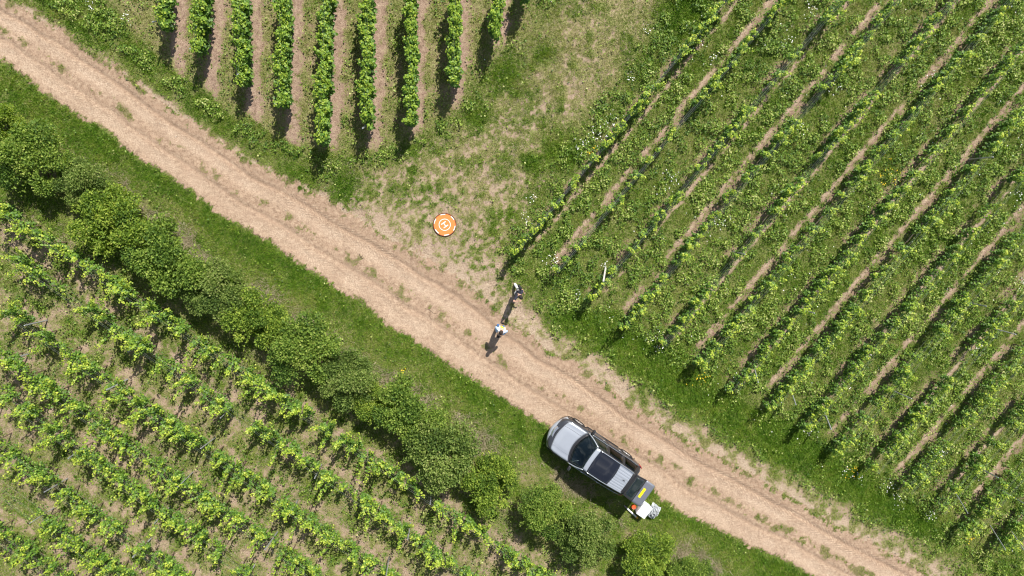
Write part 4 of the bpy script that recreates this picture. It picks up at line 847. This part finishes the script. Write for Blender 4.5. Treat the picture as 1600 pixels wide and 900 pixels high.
def hand(wr, elbow, curl=.6, sg=1, up=(0, 0, 1)):
    wr = np.array(wr, float); d = wr - np.array(elbow, float); d /= np.linalg.norm(d); u = np.array(up, float); s = np.cross(d, u); s /= np.linalg.norm(s); u = np.cross(s, d); out = []
    pc_ = wr + d * .05; out.append(skin_mesh(*[list(q) for q in chain((wr - d * .01, (.022, .028)), (pc_, (.016, .036)), (wr + d * .092, (.013, .036)))]))
    for k, (o_, l_) in enumerate(((-.030, .068), (-.010, .078), (.010, .073), (.030, .058))):
        b = wr + d * .082 + s * o_; a = curl; p1_ = b + (d * math.cos(a * .5) - u * math.sin(a * .5)) * l_ * .42; p2_ = p1_ + (d * math.cos(a) - u * math.sin(a)) * l_ * .33; p3_ = p2_ + (d * math.cos(a * 1.7) - u * math.sin(a * 1.7)) * l_ * .27
        out.append(skin_mesh(*chain((b - d * .02, .009), (p1_, .0088), (p2_, .008), (p3_, .007))))
    b = wr + d * .03 + s * sg * .028; q1 = b + (d * .6 + s * sg * .75 - u * .2) * .035; out.append(skin_mesh(*chain((b - d * .01, .011), (q1, .010), (q1 + (d * .9 + s * sg * .2 - u * .3) * .030, .008))))
    return out
def person(name_, loc, rz, J, wear, label, hc):
    """J: joints; one continuous body grown along the skeleton, clothes as close-fitting shells over it"""
    root = empty('person', loc, rz); tag(root, label, 'person')
    V = [J['pelvis'], J['waist'], J['chest'], J['neck'], J['head0'], J['head1'], J['head2']]; Rd = [(.145, .105), (.125, .095), (.155, .11), .064, (.068, .080), (.074, .096), (.062, .082)]; E = [(0, 1), (1, 2), (2, 3), (3, 4), (4, 5), (5, 6)]
    for s in 'LR':
        b = len(V); V += [J['sh' + s], J['el' + s], J['wr' + s]]; Rd += [.055, .042, .028]; E += [(2, b), (b, b + 1), (b + 1, b + 2)]
        b = len(V); V += [J['hip' + s], J['kn' + s], J['an' + s], J['to' + s]]; Rd += [.088, .060, .040, (.035, .04)]; E += [(0, b), (b, b + 1), (b + 1, b + 2), (b + 2, b + 3)]
    body = [skin_mesh(V, E, Rd, 2)]
    f = np.array(J['face'], float); f /= np.linalg.norm(f); h = np.array(J['head1'], float); u = np.array(J['head2'], float) - np.array(J['head0'], float); u /= np.linalg.norm(u); sd_ = np.cross(f, u)
    body.append(skin_mesh(*chain((h + f * .075 + u * .02, .010), (h + f * .098 - u * .012, .014), (h + f * .09 - u * .022, .012))))             # nose
    body.append(skin_mesh(*chain((h + f * .082 - u * .052 - sd_ * .022, .006), (h + f * .088 - u * .052, .008), (h + f * .082 - u * .052 + sd_ * .022, .006))))   # lips
    for s in (1, -1): body.append(skin_mesh(*chain((h + sd_ * s * .078 + u * .02, .012), (h + sd_ * s * .085, .014), (h + sd_ * s * .078 - u * .03, .009))))
    for s, q in (('L', 1), ('R', -1)): body += hand(J['wr' + s], J['el' + s], J.get('curl', .7), q)
    v, f_ = merge(*body); nb_ = len(f_); eyes = []
    for s in (1, -1):
        bm = bmesh.new(); bmesh.ops.create_uvsphere(bm, u_segments=8, v_segments=6, radius=.012, matrix=Matrix.Translation(h + f * .080 + u * .012 + sd_ * s * .032)); bm.verts.index_update(); eyes.append(([tuple(q.co) for q in bm.verts], [tuple(q.index for q in p.verts) for p in bm.faces])); bm.free()
    v, f_ = merge((v, f_), *eyes); o = pymesh('body', v, f_, [MAT['skin'], MAT['eye']], root, True)
    for i, p in enumerate(o.data.polygons): p.material_index = 0 if i < nb_ else 1
    # hair: a cap over crown and back of the head
    bm = bmesh.new(); bmesh.ops.create_uvsphere(bm, u_segments=20, v_segments=14, radius=1); M = Matrix(((*sd_, 0), (*f, 0), (*u, 0), (0, 0, 0, 1))).transposed()
    for q in bm.verts:
        c = q.co.copy(); lo = -.15 if c.y < .25 else .35
        if c.z < lo: c.z = lo
        w_ = 1 + .10 * (vnoise(np.array([c.x * 4 + 9]), np.array([c.y * 4 + 3 + c.z]))[0] - .5); q.co = Vector((c.x * .092 * w_, c.y * .112 * w_, c.z * .115 * w_ + .012))
    bmesh.ops.transform(bm, matrix=Matrix.Translation(h) @ M, verts=bm.verts); bmob('hair', bm, cloth('hair_' + name_, hc), root, True)
    P_ = lambda a, b, t: tuple(np.array(J[a], float) * (1 - t) + np.array(J[b], float) * t)
    ex = .016
    # trousers, one shell over hips and both legs
    V = [P_('pelvis', 'waist', .95), J['pelvis']]; Rd = [(.146, .116), (.180, .142)]; E = [(0, 1)]
    for s in 'LR':
        b = len(V); V += [J['hip' + s], J['kn' + s], P_('kn' + s, 'an' + s, .99)]; Rd += [.088 + ex * 2.2, .060 + ex * 1.4, .040 + ex * 2]; E += [(1, b), (b, b + 1), (b + 1, b + 2)]
    pymesh('trousers', *skin_mesh(V, E, Rd, 2, 1), cloth('trousers_' + name_, wear['trousers']), root, True)
    V = [P_('pelvis', 'waist', -.3), J['waist'], J['chest'], P_('chest', 'neck', .72)]; Rd = [(.200, .160), (.155, .125), (.172, .128), .068]; E = [(0, 1), (1, 2), (2, 3)]
    for s in 'LR':
        b = len(V); V += [J['sh' + s], J['el' + s]] + ([P_('el' + s, 'wr' + s, .88)] if wear['long'] else []); Rd += [.055 + ex * 1.2, .042 + ex * 1.3] + ([.030 + ex] if wear['long'] else []); E += [(2, b), (b, b + 1)] + ([(b + 1, b + 2)] if wear['long'] else [])
        if not wear['long']: V[-1] = P_('sh' + s, 'el' + s, .7)
    pymesh('top', *skin_mesh(V, E, Rd, 2, 1), cloth('top_' + name_, wear['top']), root, True)
    for s in 'LR':
        a, t = np.array(J['an' + s], float), np.array(J['to' + s], float); d = t - a; pymesh('shoe', *skin_mesh(*chain((a - d * .25 + np.array([0, 0, -.025]), (.045, .045)), (a + d * .45 + np.array([0, 0, -.02]), (.046, .05)), (t + d * .15, (.042, .030)))), cloth('shoe_' + name_, wear['shoe']), root, True)
    return root, P_
# person standing on the track in a high-visibility vest, holding a controller in both hands
def ground_at(px, py): p = U(px, py); return (p[0], p[1], float(samp(Z, p[:1], p[1:2])[0]))
J2 = dict(pelvis=(0, 0, .93), waist=(0, .01, 1.10), chest=(0, .0, 1.33), neck=(0, .01, 1.48), head0=(0, .035, 1.53), head1=(0, .05, 1.605), head2=(0, .045, 1.685), face=(0, 1, -.12),
          shL=(.19, -.01, 1.41), elL=(.28, -.03, 1.14), wrL=(.11, .24, 1.12), shR=(-.19, -.01, 1.41), elR=(-.28, -.03, 1.14), wrR=(-.12, .25, 1.14),
          hipL=(.10, 0, .88), knL=(.12, .03, .48), anL=(.13, 0, .09), toL=(.16, .16, .035), hipR=(-.10, 0, .88), knR=(-.13, .04, .48), anR=(-.15, -.02, .09), toR=(-.19, .14, .035), curl=1.0)
p2, PP = person('worker', ground_at(782, 508), R_(160), J2, dict(trousers=(.06, .16, .42), top=(.46, .58, .74), shoe=(.03, .03, .03), long=True), 'person in yellow and white vest and blue trousers standing on the track holding a controller', (.035, .022, .016))
V = [(0, 0, .93), (0, .01, 1.10), (0, 0, 1.33), (0, .005, 1.44)]; Rd = [(.205, .168), (.168, .138), (.188, .144), (.10, .085)]; E = [(0, 1), (1, 2), (2, 3)]
for s in (1, -1): V += [(s * .185, -.01, 1.42)]; Rd += [(.085, .09)]; E += [(2, len(V) - 1)]
vest = pymesh('vest', *skin_mesh(V, E, Rd, 2, 1), cloth('vest_yellow', (.72, .80, .05)), p2, True)
for s in (1, -1):
    pymesh('reflective_strip', *tube([(s * .12, -.155, 1.0), (s * .125, -.145, 1.2), (s * .13, -.12, 1.38), (s * .135, -.02, 1.495), (s * .13, .11, 1.40), (s * .12, .150, 1.2), (s * .115, .16, 1.0)], .026, 6), MAT['pad_white'], vest, True)
ctl = empty('controller', (0, 0, 0)); 
fwd = np.array([-math.sin(R_(160)), math.cos(R_(160))]); g2 = ground_at(782, 508); ctl.location = (g2[0] + fwd[0] * .36, g2[1] + fwd[1] * .36, g2[2] + 1.13); ctl.rotation_euler = (R_(30), 0, R_(160)); tag(ctl, 'small black remote controller held by the person in the vest', 'controller')
bm = bmesh.new(); bm_box(bm, (0, 0, 0), (.20, .11, .035), bevel=.014); bmob('case', bm, MAT['black_trim'], ctl, True)
bm = bmesh.new(); bm_box(bm, (0, .045, .0235), (.12, .07, .008), bevel=.002); bmob('screen', bm, MAT['roofglass'], ctl)
for s in (1, -1): pymesh('stick', *tube([(s * .07, -.02, .015), (s * .07, -.02, .04)], [.006, .009], 8), MAT['chrome'], ctl)
# person in dark top and white trousers at the row ends, one hand raised to shade the eyes
J1 = dict(pelvis=(0, 0, .92), waist=(0, .03, 1.09), chest=(0, .07, 1.31), neck=(0, .11, 1.45), head0=(0, .14, 1.50), head1=(0, .165, 1.572), head2=(0, .17, 1.65), face=(0, 1, -.1),
          shL=(.18, .06, 1.39), elL=(.40, .14, 1.44), wrL=(.20, .25, 1.57), shR=(-.18, .06, 1.39), elR=(-.27, .0, 1.13), wrR=(-.22, .20, .98),
          hipL=(.095, 0, .87), knL=(.11, .12, .50), anL=(.11, .05, .09), toL=(.13, .21, .035), hipR=(-.095, 0, .87), knR=(-.11, -.06, .48), anR=(-.13, -.30, .12), toR=(-.15, -.16, .04), curl=.5)
g1 = ground_at(807, 453); p1_, PP = person('walker', g1, R_(-140), J1, dict(trousers=(.76, .75, .74), top=(.022, .024, .040), shoe=(.76, .76, .77), long=False), 'person in dark top and white trousers standing at the row ends, one arm raised', (.02, .015, .014))
rr_ = R_(-140); bx = np.array([math.cos(rr_) * -.24 - math.sin(rr_) * -.10, math.sin(rr_) * -.24 + math.cos(rr_) * -.10])
bag = empty('shoulder_bag', (g1[0] + bx[0], g1[1] + bx[1], g1[2] + .95), rr_); tag(bag, 'black bag hanging at the side of the person in white trousers', 'bag')
bm = bmesh.new(); bm_box(bm, (0, 0, 0), (.12, .32, .28), bevel=.04); bmob('pouch', bm, cloth('bag_black', (.015, .015, .017)), bag, True)
pymesh('strap', *tube([(0, .13, .10), (.06, .17, .42), (.10, .10, .52), (.08, -.02, .46), (0, -.13, .10)], .013, 6), MAT['black_trim'], bag, True)
